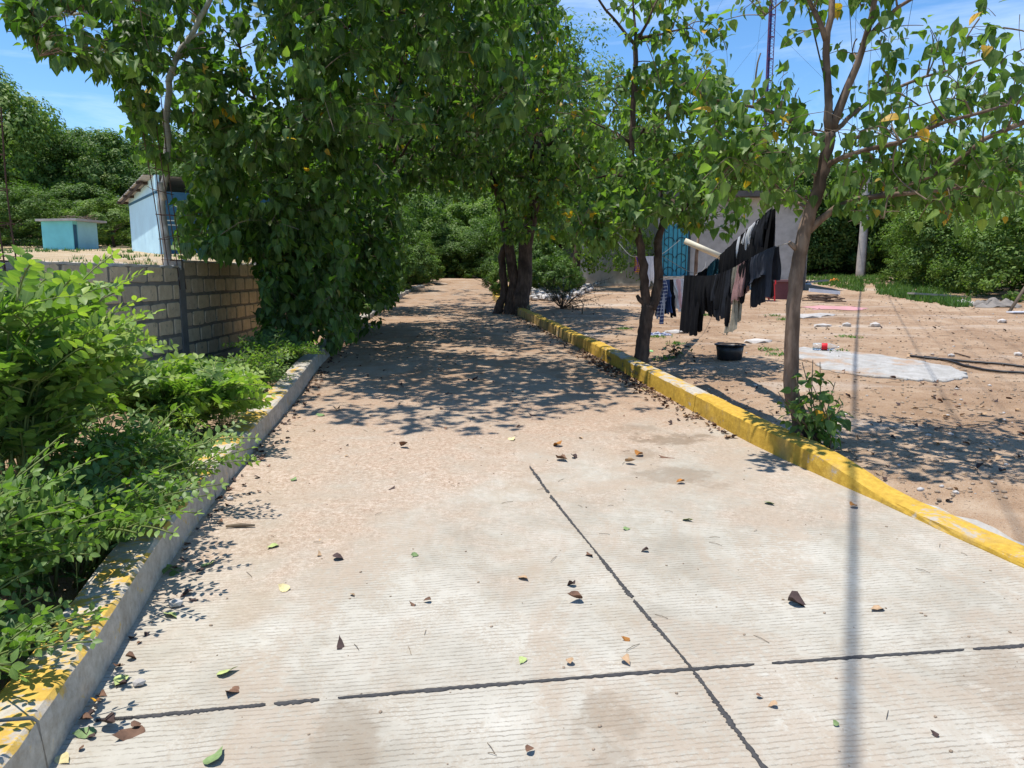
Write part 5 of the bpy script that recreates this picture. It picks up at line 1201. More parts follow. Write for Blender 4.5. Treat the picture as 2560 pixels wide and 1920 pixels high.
# ------------------------------------------------------------------ leaf litter
def drymat(name, c): return simple(name, c, .8, .35, 25, .5, .004)
DRY = {'brown': drymat('dry_leaf_brown', (.17, .095, .06)), 'dark': drymat('dry_leaf_dark', (.065, .042, .038)), 'tan': drymat('dry_leaf_tan', (.40, .27, .16)), 'orange': drymat('dry_leaf_orange', (.40, .17, .04)),
       'yellow': drymat('fallen_yellow', (.70, .36, .03)), 'green': drymat('fallen_green', (.19, .27, .11)), 'pale': drymat('fallen_pale_green', (.38, .45, .17)), 'cream': drymat('fallen_cream', (.58, .50, .26))}
def dryshape(curl, fold): return leafshape(HEART, fold, curl, random.uniform(-.8, .8), random.uniform(.02, .06))
DS = [dryshape(random.uniform(-.5, .5), random.uniform(.2, 1.1)) for _ in range(10)]; FS = [dryshape(random.uniform(-.12, .08), random.uniform(.05, .2)) for _ in range(5)]
dcache = {}
def drymesh(k, flat, v):
    key = (k, flat, v)
    if key not in dcache:
        V, T, U = (FS if flat else DS)[v]; dcache[key] = fastmesh('fallen_leaf', V, T, DRY[k], None, None)
    return dcache[key]
FL = [(795, 1357, 50, 'yellow', 'curled bright yellow leaf on the road, left of centre'), (850, 1398, 42, 'dark', 'dark shrivelled leaf just below the bright yellow leaf'), (797, 1388, 22, 'tan', 'small tan leaf between the yellow and the dark one'), (680, 1368, 38, 'pale', 'pale green leaf left of the bright yellow leaf'),
      (525, 1410, 46, 'pale', 'pale green leaf close beside the left kerb'), (708, 1473, 40, 'cream', 'pale yellow leaf lying flat left of centre'), (882, 1489, 20, 'tan', 'small tan curled leaf right of the flat pale yellow leaf'), (848, 1612, 46, 'dark', 'dark brown shrivelled leaf alone on the grooved concrete'), (430, 1540, 48, 'pale', 'pale green leaf at the foot of the left kerb'),
      (570, 1682, 58, 'pale', 'broad pale green leaf in the dappled shade'), (578, 1732, 60, 'brown', 'long brown curled leaf under the broad pale green leaf'), (320, 1840, 80, 'brown', 'biggest brown leaf near the bottom left'), (540, 1895, 74, 'green', 'green leaf at the bottom edge of the photo'), (300, 1705, 52, 'pale', 'yellow green leaf against the left kerb face'),
      (240, 1765, 34, 'yellow', 'yellow brown leaf in the kerb corner'), (210, 1838, 52, 'green', 'dark green leaf at the bottom of the left kerb'), (272, 1822, 56, 'dark', 'dark leaf beside the biggest brown leaf'), (160, 1902, 46, 'cream', 'cream leaf in the bottom left corner'), (462, 1488, 40, 'dark', 'dark leaf crumpled at the kerb foot'), (482, 1500, 28, 'dark', 'second dark leaf of the kerb foot clump'),
      (735, 1200, 24, 'green', 'small grey green leaf far left on the road'), (980, 1223, 26, 'dark', 'small dark leaf on the sandy part of the road'), (1475, 1388, 46, 'brown', 'brown leaf lying across the long joint'), (1310, 1448, 38, 'tan', 'flat tan leaf left of the long joint'), (1425, 1465, 32, 'dark', 'dark twisted leaf left of the long joint'), (1437, 1505, 44, 'brown', 'speckled brown leaf left of the long joint'),
      (1067, 1505, 24, 'brown', 'small brown leaf in mid road'), (1030, 1512, 20, 'brown', 'small reddish leaf scrap in mid road'), (1305, 1655, 36, 'pale', 'pale olive leaf just above the cross joint'), (1425, 1658, 34, 'tan', 'brownish leaf above the cross joint'), (1565, 1660, 38, 'tan', 'greyish leaf above the cross joint near the crossing'), (1563, 1602, 26, 'orange', 'small orange leaf above the cross joint'),
      (2000, 1513, 62, 'dark', 'large dark crumpled leaf on the right side of the road'), (2190, 1525, 44, 'tan', 'flat tan leaf beside the cable shadow'), (1930, 1768, 28, 'tan', 'tan curled leaf below the joint crossing'), (2088, 1813, 20, 'green', 'small green leaf scrap at bottom right'), (2335, 1840, 18, 'dark', 'small dark scrap at the bottom right'), (1327, 1882, 34, 'brown', 'brown leaf at the bottom centre'),
      (1390, 1115, 36, 'orange', 'reddish leaf above the start of the long joint'), (1405, 1153, 40, 'brown', 'brown curled leaf above the long joint'), (1437, 1147, 30, 'dark', 'dark leaf touching the brown curled one'), (1575, 1162, 30, 'tan', 'tan leaf near the shade on the right of the road'), (1600, 1140, 32, 'orange', 'orange brown leaf near the right kerb shade'), (1665, 1146, 46, 'brown', 'large brown leaf near the right kerb shade'), (1700, 1210, 26, 'orange', 'orange leaf below the right kerb shade'),
      (1925, 1260, 32, 'green', 'green leaf scrap near the dropped right kerb'), (1720, 1302, 32, 'pale', 'pale leaf right of the brown stain'), (1567, 1325, 22, 'green', 'small green leaf right of the long joint'), (1280, 1100, 30, 'cream', 'cream yellow leaf in the middle distance'), (2135, 1268, 28, 'orange', 'orange leaf below the dropped right kerb'), (1610, 1380, 24, 'dark', 'dark stub right of the long joint'), (1035, 1390, 28, 'green', 'green scrap left of centre'),
      (1330, 1040, 26, 'dark', 'dark curled leaf at the edge of the big shade'), (1010, 1120, 30, 'brown', 'brown leaf left of the middle distance'), (845, 1025, 30, 'tan', 'tan leaf near the left kerb in the shade edge'), (800, 1040, 26, 'green', 'green leaf near the left kerb in the shade edge'), (1900, 1745, 22, 'brown', 'brown chip below the joint crossing'), (1185, 950, 24, 'dark', 'dark leaf in the shaded road'), (1610, 975, 34, 'cream', 'yellowish leaf by the scrawled kerb'), (1120, 985, 24, 'brown', 'brown leaf in the shaded road')]
for px, py, sz, k, lb in FL:
    g = gnd(px, py); s = max(.028, sz / F * g.length * .92); flat = k in ('pale', 'green', 'cream') or 'flat' in lb
    a = random.uniform(0, 6.28); m = Matrix.Translation((g.x, g.y, rz(g.x, g.y) + .006 + (0 if flat else .004))) @ Matrix.Rotation(a, 4, 'Z') @ Matrix.Rotation(random.uniform(-.12, .12), 4, 'X') @ Matrix.Rotation(random.uniform(-.2, .2) + (0 if flat else random.choice((0, .0, 3.0))), 4, 'Y') @ Matrix.Scale(s, 4) @ Matrix.Translation((0, -.5, .02 if flat else .06))
    o = link('fallen_leaf', drymesh(k, flat, random.randrange(5 if flat else 10)), None, m); tag(o, lb, 'leaf', 'fallen leaves on the road')
def litter(name, n, fn, kinds):
    for k in kinds:
        VV = []; TT = []; o = 0
        for _ in range(n // len(kinds)):
            x, y, z, s = fn(); V, T, U = random.choice(DS); a = random.uniform(0, 6.28); b_ = random.uniform(-.5, .5); R = np.array((Matrix.Rotation(a, 3, 'Z') @ Matrix.Rotation(b_, 3, 'X')).transposed()); s *= random.uniform(.5, 1.2)
            VV.append((V - [0, .5, 0]) @ R * s + [x, y, z + s * .18]); TT.append(T + o); o += len(V)
        ob = link(name, fastmesh(name, np.vstack(VV), np.vstack(TT), DRY[k], None, None)); ob['kind'] = 'stuff'
def lit_r():
    y = random.choice((random.uniform(6, 11), random.uniform(7.5, 10), random.uniform(10, 19))); x = float(RX(y)) - abs(random.gauss(0, .11)) - .02; return x, y, rz(x, y), .055
def lit_l():
    y = random.uniform(1.9, 13); x = float(LX(y)) + abs(random.gauss(0, .09)) + .02; return x, y, rz(x, y), .05
def lit_y():
    x, y, z = yard(); return x, y, z, .06
def lit_m():
    y = random.uniform(5.5, 18); x = float(LX(y)) + (float(RX(y)) - float(LX(y))) * random.random(); return x, y, rz(x, y), .045
litter('leaf_litter', 600, lit_r, ('dark', 'brown', 'tan')); litter('leaf_litter', 150, lit_l, ('dark', 'brown')); litter('leaf_litter', 330, lit_y, ('dark', 'brown', 'tan')); litter('leaf_litter', 150, lit_m, ('dark', 'brown', 'tan'))
mb = MB()
for i in range(90):
    y = random.uniform(2, 9); x = float(LX(y)) + (float(RX(y)) - float(LX(y))) * random.random(); a = random.uniform(0, 6.28); l = random.uniform(.02, .09); p = Vector((x, y, rz(x, y) + .003)); d = Vector((math.cos(a), math.sin(a), 0)) * l
    mb.tube([p, p + d * .5 + Vector((0, 0, .004)), p + d], .0013, 3)
for i in range(170):
    x, y, z = yard(); a = random.uniform(0, 6.28); l = random.uniform(.04, .22); p = Vector((x, y, z + .006)); d = Vector((math.cos(a), math.sin(a), 0)) * l; q = p + d; q.z = float(gz(q.x, q.y)) + .006
    mb.tube([p, (p + q) / 2 + Vector((random.uniform(-.02, .02), random.uniform(-.02, .02), .008)), q], random.uniform(.0015, .004), 4)
mb.build('fallen_twigs', M_TWIG)['kind'] = 'stuff'
mb = MB(); g = gnd(600, 1320); mb.tube([g + Vector((-.08, 0, .012)), g + Vector((0, .01, .014)), g + Vector((.08, .012, .012))], [.008, .012, .007], 6, .1); tag(mb.build('stick', M_TWIG, None, True), 'short brown stick beside the left kerb', 'stick')
# stones by the kerb foot and on it
for px, py, s, lb in ((440, 1515, .03, 'brown clod at the foot of the left kerb'), (535, 1240, .03, 'small stone lying on the left kerb top'), (348, 1712, .022, 'small white stone beside the yellow green leaf'), (575, 1250, .02, 'tiny stone beside the left kerb')):
    g = gnd(px, py); onk = 'kerb top' in lb
    if onk: y = 4.75; g = Vector((float(LX(y)) - .1, y, float(base(y)) + .165))
    o = link('loose_stone', SV[1], None, Matrix.Translation((g.x, g.y, g.z + s * .5)) @ Matrix.Scale(s, 4)); tag(o, lb, 'stone')
# ------------------------------------------------------------------ yard objects
def gp(px, py): 
    g = gnd(px, py); return Vector((g.x, g.y, float(gz(g.x, g.y))))
# black tub
M_TUB = simple('black_plastic', (.016, .016, .02), .42, .2, 4, .08, .003, spec=.45)
t0 = gp(1823, 908); tub = root('tub', tuple(t0), 'black plastic washtub standing on the bare yard', 'tub')
def lathe(prof, n=36):
    mb = MB(); vs = [(r * math.cos(2 * math.pi * j / n), r * math.sin(2 * math.pi * j / n), z) for r, z in prof for j in range(n)]
    mb.add(vs, [(i * n + j, i * n + (j + 1) % n, (i + 1) * n + (j + 1) % n, (i + 1) * n + j) for i in range(len(prof) - 1) for j in range(n)]); return mb
TW = Matrix.Translation(t0 + Vector((0, 0, .002)))
lathe([(.0, .006), (.15, .004), (.155, 0), (.16, .004), (.172, .10), (.184, .185), (.180, .185), (.168, .10), (.152, .014), (0, .014)]).build('body', M_TUB, tub, True, TW)
lathe([(.179, .190), (.202, .186), (.206, .193), (.204, .204), (.186, .206), (.179, .200), (.179, .190)]).build('rim', M_TUB, tub, True, TW)
for a in (1.9, 5.0):
    mb = MB(); pts = [(.205 * math.cos(a + d) * k, .205 * math.sin(a + d) * k, z) for d, k, z in ((-.22, 1, .196), (-.16, 1.10, .20), (.16, 1.10, .20), (.22, 1, .196))]
    mb.tube(pts, .012, 7); mb.build('handle', M_TUB, tub, True, TW)
# broken concrete pad
def padmat():
    m, nt, p, o = newmat('worn_slab'); v = pos(nt); n = noi(nt, v, 6, 6, .65); n2 = noi(nt, v, 1.6, 6, .7, .5)
    col = ramp(nt, n, [(.3, (.29, .275, .25)), (.55, (.40, .385, .36)), (.75, (.48, .47, .45))])
    col = mixc(nt, sst(nt, n2, .50, .62), col, (.38, .27, .19)); col = mixc(nt, mth(nt, 'MULTIPLY', sst(nt, noi(nt, v, 40, 3, .7), .58, .66), .7), col, (.15, .12, .09))
    nt.links.new(col, p.inputs['Base Color']); p.inputs['Roughness'].default_value = .95; bump(nt, p, noi(nt, v, 30, 5, .7), .7, .012); return m
M_PAD = padmat()
poly = [(2005, 880), (2060, 884), (2120, 890), (2220, 903), (2310, 918), (2380, 932), (2418, 948), (2400, 962), (2360, 968), (2280, 963), (2190, 955), (2100, 945), (2050, 935), (2035, 920), (1985, 905), (1962, 888)]
mb = MB(); P = []
for i in range(len(poly)):
    a, b = gnd(*poly[i]), gnd(*poly[(i + 1) % len(poly)])
    for t in np.linspace(0, 1, 7)[:-1]: q = a * (1 - t) + b * t; P.append((q.x + random.uniform(-.03, .03), q.y + random.uniform(-.05, .05)))
k = len(P); zt = [float(base(y)) + .078 for x, y in P]
cx, cy = sum(p[0] for p in P) / k, sum(p[1] for p in P) / k
vs = [(x, y, z - .13) for (x, y), z in zip(P, zt)] + [(x, y, z - .012) for (x, y), z in zip(P, zt)] + [(cx + (x - cx) * .985, cy + (y - cy) * .985, z) for (x, y), z in zip(P, zt)] + [(cx, cy, float(base(cy)) + .09)]
fs = [(r * k + i, r * k + (i + 1) % k, (r + 1) * k + (i + 1) % k, (r + 1) * k + i) for r in range(2) for i in range(k)] + [(2 * k + i, 2 * k + (i + 1) % k, 3 * k) for i in range(k)]
mb.add(vs, fs); tag(mb.build('concrete_pad', M_PAD), 'worn pale concrete pad with broken edges in the yard', 'concrete pad')
# bottle
def glassmat(name, c, rough=.12):
    m, nt, p, o = newmat(name); p.inputs['Base Color'].default_value = C(c); p.inputs['Transmission Weight'].default_value = .85; p.inputs['Roughness'].default_value = rough; p.inputs['IOR'].default_value = 1.15; return m
bt = gp(2058, 890); bt.z += .03
bot = root('bottle', tuple(bt), 'empty clear plastic bottle with a red label lying on the pad', 'bottle')
BM_ = Matrix.Translation(bt + Vector((0, 0, .052))) @ Matrix.Rotation(-.35, 4, 'Z') @ Matrix.Rotation(math.pi / 2, 4, 'Y')
lathe([(0, -.15), (.04, -.15), (.048, -.14), (.05, -.05), (.046, .0), (.05, .05), (.049, .09), (.03, .14), (.014, .165), (.014, .185)], 20).build('body', glassmat('clear_plastic', (.9, .93, .95)), bot, True, BM_)
lathe([(.0505, -.03), (.0515, -.028), (.048, .0), (.0515, .045), (.0505, .047)], 20).build('label_band', simple('red_label', (.62, .02, .03), .5, .1, 5, 0), bot, True, BM_)
lathe([(0, .186), (.0155, .186), (.0155, .205), (0, .206)], 14).build('cap', simple('white_cap', (.7, .68, .68), .5, .05, 5, 0), bot, True, BM_)
# hoses
M_HOSE = simple('black_hose', (.018, .018, .02), .5, .2, 6, 0, spec=.4)
def ghose(pts, r, lb, name='hose', mat=None, cat='hose'):
    P = spline([gp(*p) + Vector((0, 0, r)) for p in pts], 60); P = [Vector((p.x, p.y, float(gz(p.x, p.y)) + r + .006)) for p in P]
    mb = MB(); mb.tube(P, r, 8); return tag(mb.build(name, mat or M_HOSE, None, True), lb, cat)
ghose([(2275, 901), (2330, 908), (2400, 913), (2480, 920), (2560, 929), (2660, 945)], .016, 'upper black hose lying across the right of the yard')
ghose([(2310, 903), (2370, 914), (2430, 930), (2500, 943), (2570, 950), (2680, 975)], .016, 'lower black hose lying across the right of the yard')
ghose([(2385, 893), (2405, 898), (2424, 905)], .009, 'dry forked twig lying above the hoses', 'twig', M_BARK2, 'twig')
# clothes -------------------------------------------------------------------
def clothmat(name, c, var=.25, plaid=None):
    m, nt, p, o = newmat(name); v = pos(nt); n = noi(nt, v, 14, 4, .6)
    col = ramp(nt, n, [(.3, tuple(a * (1 - var) for a in c)), (.7, tuple(a * (1 + var) for a in c))])
    if plaid:
        s = nd(nt, 'ShaderNodeSeparateXYZ', {0: v}); f = mth(nt, 'MAXIMUM', mth(nt, 'LESS_THAN', mth(nt, 'FRACT', mth(nt, 'MULTIPLY', s.outputs[2], 22)), .25), mth(nt, 'LESS_THAN', mth(nt, 'FRACT', mth(nt, 'MULTIPLY', s.outputs[1], 22)), .25)); col = mixc(nt, f, col, plaid)
    p.inputs['Roughness'].default_value = .9; nt.links.new(col, p.inputs['Base Color']); p.inputs['Specular IOR Level'].default_value = .1
    bump(nt, p, noi(nt, v, 300, 2, .5), .2, .002)
    tr = nd(nt, 'ShaderNodeBsdfTranslucent', {'Color': col}); mx = nd(nt, 'ShaderNodeMixShader', {0: .15, 1: p.outputs[0], 2: tr.outputs[0]}); nt.links.new(mx.outputs[0], o.inputs[0]); return m
CB = clothmat('black_cotton', (.012, .012, .014)); CG = clothmat('charcoal_cotton', (.022, .024, .03)); CN = clothmat('slate_cotton', (.045, .05, .066)); CW = clothmat('white_cotton', (.62, .62, .64), .1); CT = clothmat('tan_cotton', (.30, .27, .21)); CPK = clothmat('dusty_pink', (.33, .19, .18)); CBL = clothmat('blue_denim', (.05, .09, .22)); CTL = clothmat('teal_cotton', (.02, .07, .09)); CPL = clothmat('plaid_cotton', (.07, .09, .20), .2, (.5, .52, .58)); CPW = clothmat('pink_white', (.66, .45, .45), .15); CYP = clothmat('yellow_violet', (.5, .25, .03), .4, (.10, .04, .22))
def rope_fn(pts): 
    P = spline(pts, 200); return lambda t: P[int(min(1, max(0, t)) * 199)]
def garment(label, rope, t0, t1, front, back, mat, cat, nu=40, nv=26, amp=.018, folds=5, twist=0, name=None, width=None, group='washing hung on the lines'):
    """cloth folded over a rope: front(u) and back(u) give the drop of each face at u in 0..1 (None = no cloth there)"""
    name = name or cat.replace(' ', '_'); ph = random.uniform(0, 6.28); mb = MB()
    A = rope(t0); B = rope(t1); d = (B - A).normalized(); nn = Vector((d.y, -d.x, 0)).normalized()
    for s, fn in ((1, front), (-1, back)):
        if fn is None: continue
        idx = {}
        vs = []
        for i in range(nu + 1):
            u = i / nu; c = rope(t0 + (t1 - t0) * u)
            L = fn(u)
            if L is None: continue
            for j in range(nv + 1):
                v = j / nv; z = v * L; bulge = .012 + .018 * math.sin(min(1, v * 1.5) * 1.57)
                f = amp * (.25 + v) * (.6 * math.sin(folds * 4.1 * u + ph + s + .8 * v) + .35 * math.sin(folds * 9.7 * u * (1 + .2 * u) + 2 * ph + 1.7 * v)) + .02 * math.sin(v * 4 + ph) * v
                sway = .025 * math.sin(v * 2.4 + ph + u * 2) * v
                p = c + nn * (s * bulge + f) + d * sway + Vector((0, 0, .006 - z + (.01 * math.sin(u * 17 + ph) * v))); idx[(i, j)] = len(vs); vs.append(p)
        fs = [(idx[(i, j)], idx[(i, j + 1)], idx[(i + 1, j + 1)], idx[(i + 1, j)]) for i in range(nu) for j in range(nv) if (i, j) in idx and (i + 1, j) in idx]
        mb.add(vs, fs if s > 0 else [f[::-1] for f in fs])
    tag(mb.build(name, mat, None, True), label, cat, group)
def shirt(L, sl=.32, sw=.24): return lambda u: (L * sl * (1.0 if 0.02 < u < .98 else .9)) if (u < sw * .75 or u > 1 - sw * .75) else L + .012 * math.sin(u * 21)
def legs(L, gap=.06, crotch=.35): return lambda u: (L * crotch if abs(u - .5) < gap else L + .01 * math.sin(u * 30))
def rag(L, a=.1, f=9): return lambda u: L * (1 - a + a * math.sin(u * f + 1) * math.cos(u * 5))
def diag(L0, L1): return lambda u: L0 + (L1 - L0) * u
T2A = at(1650, 698, Y2 - .05); T1A = at(1973, 607, Y1 - .02)
RP = [T2A, at(1715, 690, 8.25), at(1780, 690, 7.4), at(1830, 674, 6.95), at(1880, 646, 6.5), at(1930, 621, 6.1), T1A]
R1 = rope_fn(RP)
def tof(R, px):
    best = min(range(400), key=lambda i: abs(proj(R(i / 399))[0] - px)); return best / 399
M_ROPE = simple('grey_cord', (.30, .29, .28), .8, .2, 30, 0)
mb = MB(); mb.tube(spline(RP, 60), .004, 5); tag(mb.build('washing_line', M_ROPE, None, True), 'front washing line strung between the two right roadside trees', 'washing line')
R2P = [at(1655, 640, Y2 + .05), at(1740, 683, 9.4), at(1800, 640, 8.6), at(1860, 585, 7.7), at(1925, 528, 6.9), at(1985, 500, 6.3), at(2033, 505, Y1 + .05)]
R2 = rope_fn(R2P); mb = MB(); mb.tube(spline(R2P, 60), .004, 5); tag(mb.build('washing_line', M_ROPE, None, True), 'rear washing line sloping up to the forked tree', 'washing line')
def on1(a, b): return tof(R1, a), tof(R1, b)
def on2(a, b): return tof(R2, a), tof(R2, b)
garment('long black trousers hanging at the left end of the front line', R1, *on1(1713, 1757), legs(.62, .05, .4), legs(.58, .05, .4), CB, 'trousers', folds=3)
garment('black shorts beside the long trousers on the front line', R1, *on1(1747, 1800), legs(.40, .06, .55), legs(.36, .06, .55), CB, 'shorts', folds=3)
garment('black shirt in the middle of the front line', R1, *on1(1788, 1836), shirt(.44, .6), shirt(.40, .6), CG, 'shirt', folds=3)
garment('torn black top hanging low beside the tan trousers', R1, *on1(1800, 1838), lambda u: .34 + .24 * u ** 1.5, rag(.36), CB, 'top', folds=4, amp=.022)
garment('tan creased trousers hanging in the middle of the washing', R1, *on1(1832, 1851), legs(.60, .06, .55), legs(.5, .06, .5), CT, 'trousers', folds=3, amp=.025)
garment('dusty pink towel behind the tan trousers', R1, *on1(1846, 1872), rag(.34, .05), rag(.30, .05), CPK, 'towel', folds=3)
garment('black shirt with a pointed hem right of the pink towel', R1, *on1(1852, 1882), lambda u: .20 + .17 * (1 - abs(u - .5) * 2), shirt(.2), CB, 'shirt', folds=3)
garment('slate grey t-shirt hanging by its sleeves near the trunk', R1, *on1(1876, 1944), lambda u: .22 + .02 * math.sin(u * 9) if u < .74 else .40, lambda u: .36 if .05 < u < .62 else .26, CN, 't-shirt', folds=4, amp=.016, name='t_shirt')
garment('charcoal skirt hanging below the slate t-shirt', R1, *on1(1872, 1912), None, lambda u: .43, CG, 'skirt', folds=3)
garment('large black jacket at the top of the rear line', R2, *on2(1868, 1938), lambda u: .46 + .28 * u, lambda u: .50 + .30 * u, CB, 'jacket', folds=5, amp=.03)
garment('black ribbed top hanging over the black jacket', R2, *on2(1895, 1932), shirt(.32, .55), None, CG, 'top', folds=6, amp=.024)
garment('white cloth strip draped along the rear line', R2, *on2(1850, 1900), lambda u: .34 - .20 * u, None, CW, 'cloth', folds=2, amp=.03)
garment('black hooded top in the middle of the rear line', R2, *on2(1803, 1866), lambda u: .52 + .05 * math.sin(u * 8), lambda u: .5, CB, 'top', folds=5, amp=.03)
garment('small teal garment at the lower end of the rear line', R2, *on2(1772, 1792), rag(.22), rag(.2), CTL, 'garment', folds=2)
garment('small black garment left of the teal one on the rear line', R2, *on2(1748, 1770), rag(.16), rag(.14), CB, 'garment', folds=2)
R3P = [at(1652, 702, Y2 + .05), at(1665, 700, 10.0), at(1690, 699, 11.0), at(1716, 696, 12.2), at(1735, 690, 13.2), at(1760, 672, 16.5), at(1765, 655, 19.4)]
RF3 = rope_fn(R3P); mb = MB(); mb.tube(spline(R3P, 50), .004, 5); tag(mb.build('washing_line', M_ROPE, None, True), 'washing line running back from the dark tree to the wooden post', 'washing line')
def on3(a, b): return tof(RF3, a), tof(RF3, b)
for a, b, L, mt, cat, lb in ((1652, 1662, .56, CPL, 'shirt', 'blue and white plaid shirt nearest the dark trunk'), (1663, 1672, .45, CBL, 'garment', 'dark blue garment next to the plaid shirt'), (1672, 1682, .52, CB, 'trousers', 'black trousers on the short line beside the dark trunk'), (1680, 1688, .42, CW, 'shirt', 'white shirt on the short line beside the dark trunk'), (1689, 1699, .44, CPW, 'shirt', 'pink and white shirt on the short line'), (1697, 1707, .5, CW, 'shirt', 'second white shirt, beside the pink one'), (1708, 1717, .46, CBL, 'jeans', 'blue jeans behind the long black trousers')):
    garment(lb, RF3, *on3(a, b), shirt(L, .5), rag(L * .9, .12), mt, cat, folds=3, amp=.03)
R4P = [at(1575, 638, 18.5), at(1600, 641, 18.6), at(1640, 640, 18.7), at(1660, 632, 18.8)]
RF4 = rope_fn(R4P); mb = MB(); mb.tube(spline([at(1540, 600, 19.5)] + R4P + [at(1700, 600, 19.0)], 30), .005, 5); tag(mb.build('washing_line', M_ROPE, None, True), 'distant washing line in front of the house, left of the dark trunk', 'washing line')
garment('yellow and violet garment showing left of the dark trunk', RF4, .18, .42, rag(.45), rag(.4), CYP, 'garment', folds=2)
garment('pale blue and white garments behind the dark trunk', RF4, .42, .60, rag(.8, .15), rag(.7), CW, 'garment', folds=2); garment('violet garment showing between the two dark stems', RF4, .62, .85, rag(.6), rag(.5), CBL, 'garment', folds=2)
# dropped cloth, scraps
def crumple(px, py, rx, ry, h, mat, lb, cat, name, flat=False):
    g = gp(px, py); mb = MB(); n = 18; vs = []
    sd = random.random() * 10
    for i in range(n):
        for j in range(n):
            u, v = i / (n - 1) * 2 - 1, j / (n - 1) * 2 - 1; k = max(0, 1 - (u * u + v * v) * .8); x, y = g.x + u * rx + .2 * rx * math.sin(v * 5 + sd), g.y + v * ry + .2 * ry * math.sin(u * 4 + sd)
            vs.append((x, y, float(gz(x, y)) + .008 + h * k * (.6 + .5 * math.sin(u * 9 + sd) * math.cos(v * 8 - sd))))
    mb.add(vs, [(i * n + j, (i + 1) * n + j, (i + 1) * n + j + 1, i * n + j + 1) for i in range(n - 1) for j in range(n - 1)]); return tag(mb.build(name, mat, None, True), lb, cat)
crumple(1648, 845, .19, .10, .05, CPL, 'crumpled dark checked cloth dropped behind the dark trunk', 'cloth', 'dropped_cloth')
crumple(1623, 886, .05, .07, .02, simple('green_wrapper', (.30, .55, .22), .5, .2, 9, 0), 'green and yellow wrapper on the ground right of the dark trunk', 'wrapper', 'wrapper')
crumple(2085, 775, .65, .5, .01, simple('faded_pink', (.48, .25, .25), .9, .15, 3, .2), 'faded pink sheet lying flat in the far yard', 'sheet', 'pink_sheet')
crumple(2085, 706, .18, .15, .12, simple('orange_scrap', (.75, .20, .03), .7, .15, 6, 0), 'orange scrap lying in the far grass', 'scrap', 'scrap')
crumple(2016, 716, .16, .12, .15, simple('white_bag', (.68, .68, .72), .6, .1, 6, 0), 'white plastic bag in the grass behind the front trunk', 'plastic bag', 'plastic_bag')
crumple(2400, 765, .35, .2, .12, M_STONE, 'flat pale rubble at the edge of the thicket', 'rubble', 'rubble')
crumple(2485, 772, .55, .35, .22, simple('grey_sack', (.20, .18, .16), .9, .3, 4, .5, .02), 'grey heap of sacking under the right thicket', 'heap', 'sack_heap')
crumple(520, 1228, .035, .02, .02, simple('white_wrapper', (.6, .6, .62), .5, .1, 9, 0), 'white wrapper on the soil behind the left kerb', 'wrapper', 'wrapper')
def plank(px, py, l, w_, h, rz_, tilt, mat, lb, name='plank', z=.05):
    g = gp(px, py); mb = MB(); mb.box((g.x, g.y, g.z + z), (l, w_, h), rz_, ry=tilt); return tag(mb.build(name, mat), lb, 'board')
M_PLW = simple('grey_board', (.33, .31, .28), .9, .25, 4, .3); M_WB = simple('white_board', (.66, .70, .76), .6, .1, 3, .1)
mb_ = plank(2060, 746, .85, .16, .10, -.25, .10, M_WB, 'white metal channel lying at the grass edge', 'metal_channel', .16)
plank(2040, 727, .7, .28, .05, -.05, -.10, M_PLW, 'weathered grey board resting on rubble in the grass', z=.28)
plank(2340, 752, 1.5, .35, .05, .05, .06, M_PLW, 'pale board lying beside the right thicket', z=.12)
plank(2552, 790, .55, .22, .03, .1, 0, M_WB, 'white board lying at the right edge of the yard', z=.04)
mb = MB()
for i in range(26):
    g = gp(random.uniform(2003, 2075), random.uniform(752, 764)); a = random.uniform(-.5, .5); mb.tube([g + Vector((0, 0, .04 + random.random() * .1)), g + Vector((math.cos(a) * .5, math.sin(a) * .4, .03 + random.random() * .12))], .014, 5)
tag(mb.build('brushwood', M_BARK2), 'dark brushwood pile beneath the white metal channel', 'brushwood', kind='stuff')
mb = MB(); g = gp(2522, 787); mb.tube([g, g + Vector((.62, .3, .75)), g + Vector((1.1, .5, 1.3))], .035, 7, .08); tag(mb.build('leaning_pole', M_TWIG, None, True), 'wooden pole leaning into the thicket at the right edge', 'pole')
for px, py, s, lb in ((2117, 822, .09, 'dark round stone in the open yard'), (2188, 823, .10, 'dark stone right of the open yard tuft'), (2505, 814, .09, 'dark stone near the right edge of the yard'), (2545, 897, .06, 'dark stone at the right edge above the hoses'), (2378, 899, .05, 'white stone beside the forked twig')):
    g = gp(px, py); o = link('yard_stone', SV[2], None, Matrix.Translation(g + Vector((0, 0, s * .3))) @ Matrix.Scale(s, 4)); tag(o, lb, 'stone', 'single stones in the yard')
for i, (px, py, sx, lb) in enumerate(((2010, 798, .35, 'flat whitish rock beside the front trunk'), (2050, 795, .28, 'flat whitish rock right of the front trunk'), (2058, 822, .18, 'small whitish rock behind the bottle'), (1690, 838, .25, 'flat white rock near the dropped cloth'), (1890, 862, .22, 'white rock right of the tub'))):
    g = gp(px, py); o = link('flat_rock', SV[i % 6], None, Matrix.Translation(g + Vector((0, 0, .01))) @ Matrix.Diagonal((sx, sx * .8, .08, 1))); tag(o, lb, 'rock')
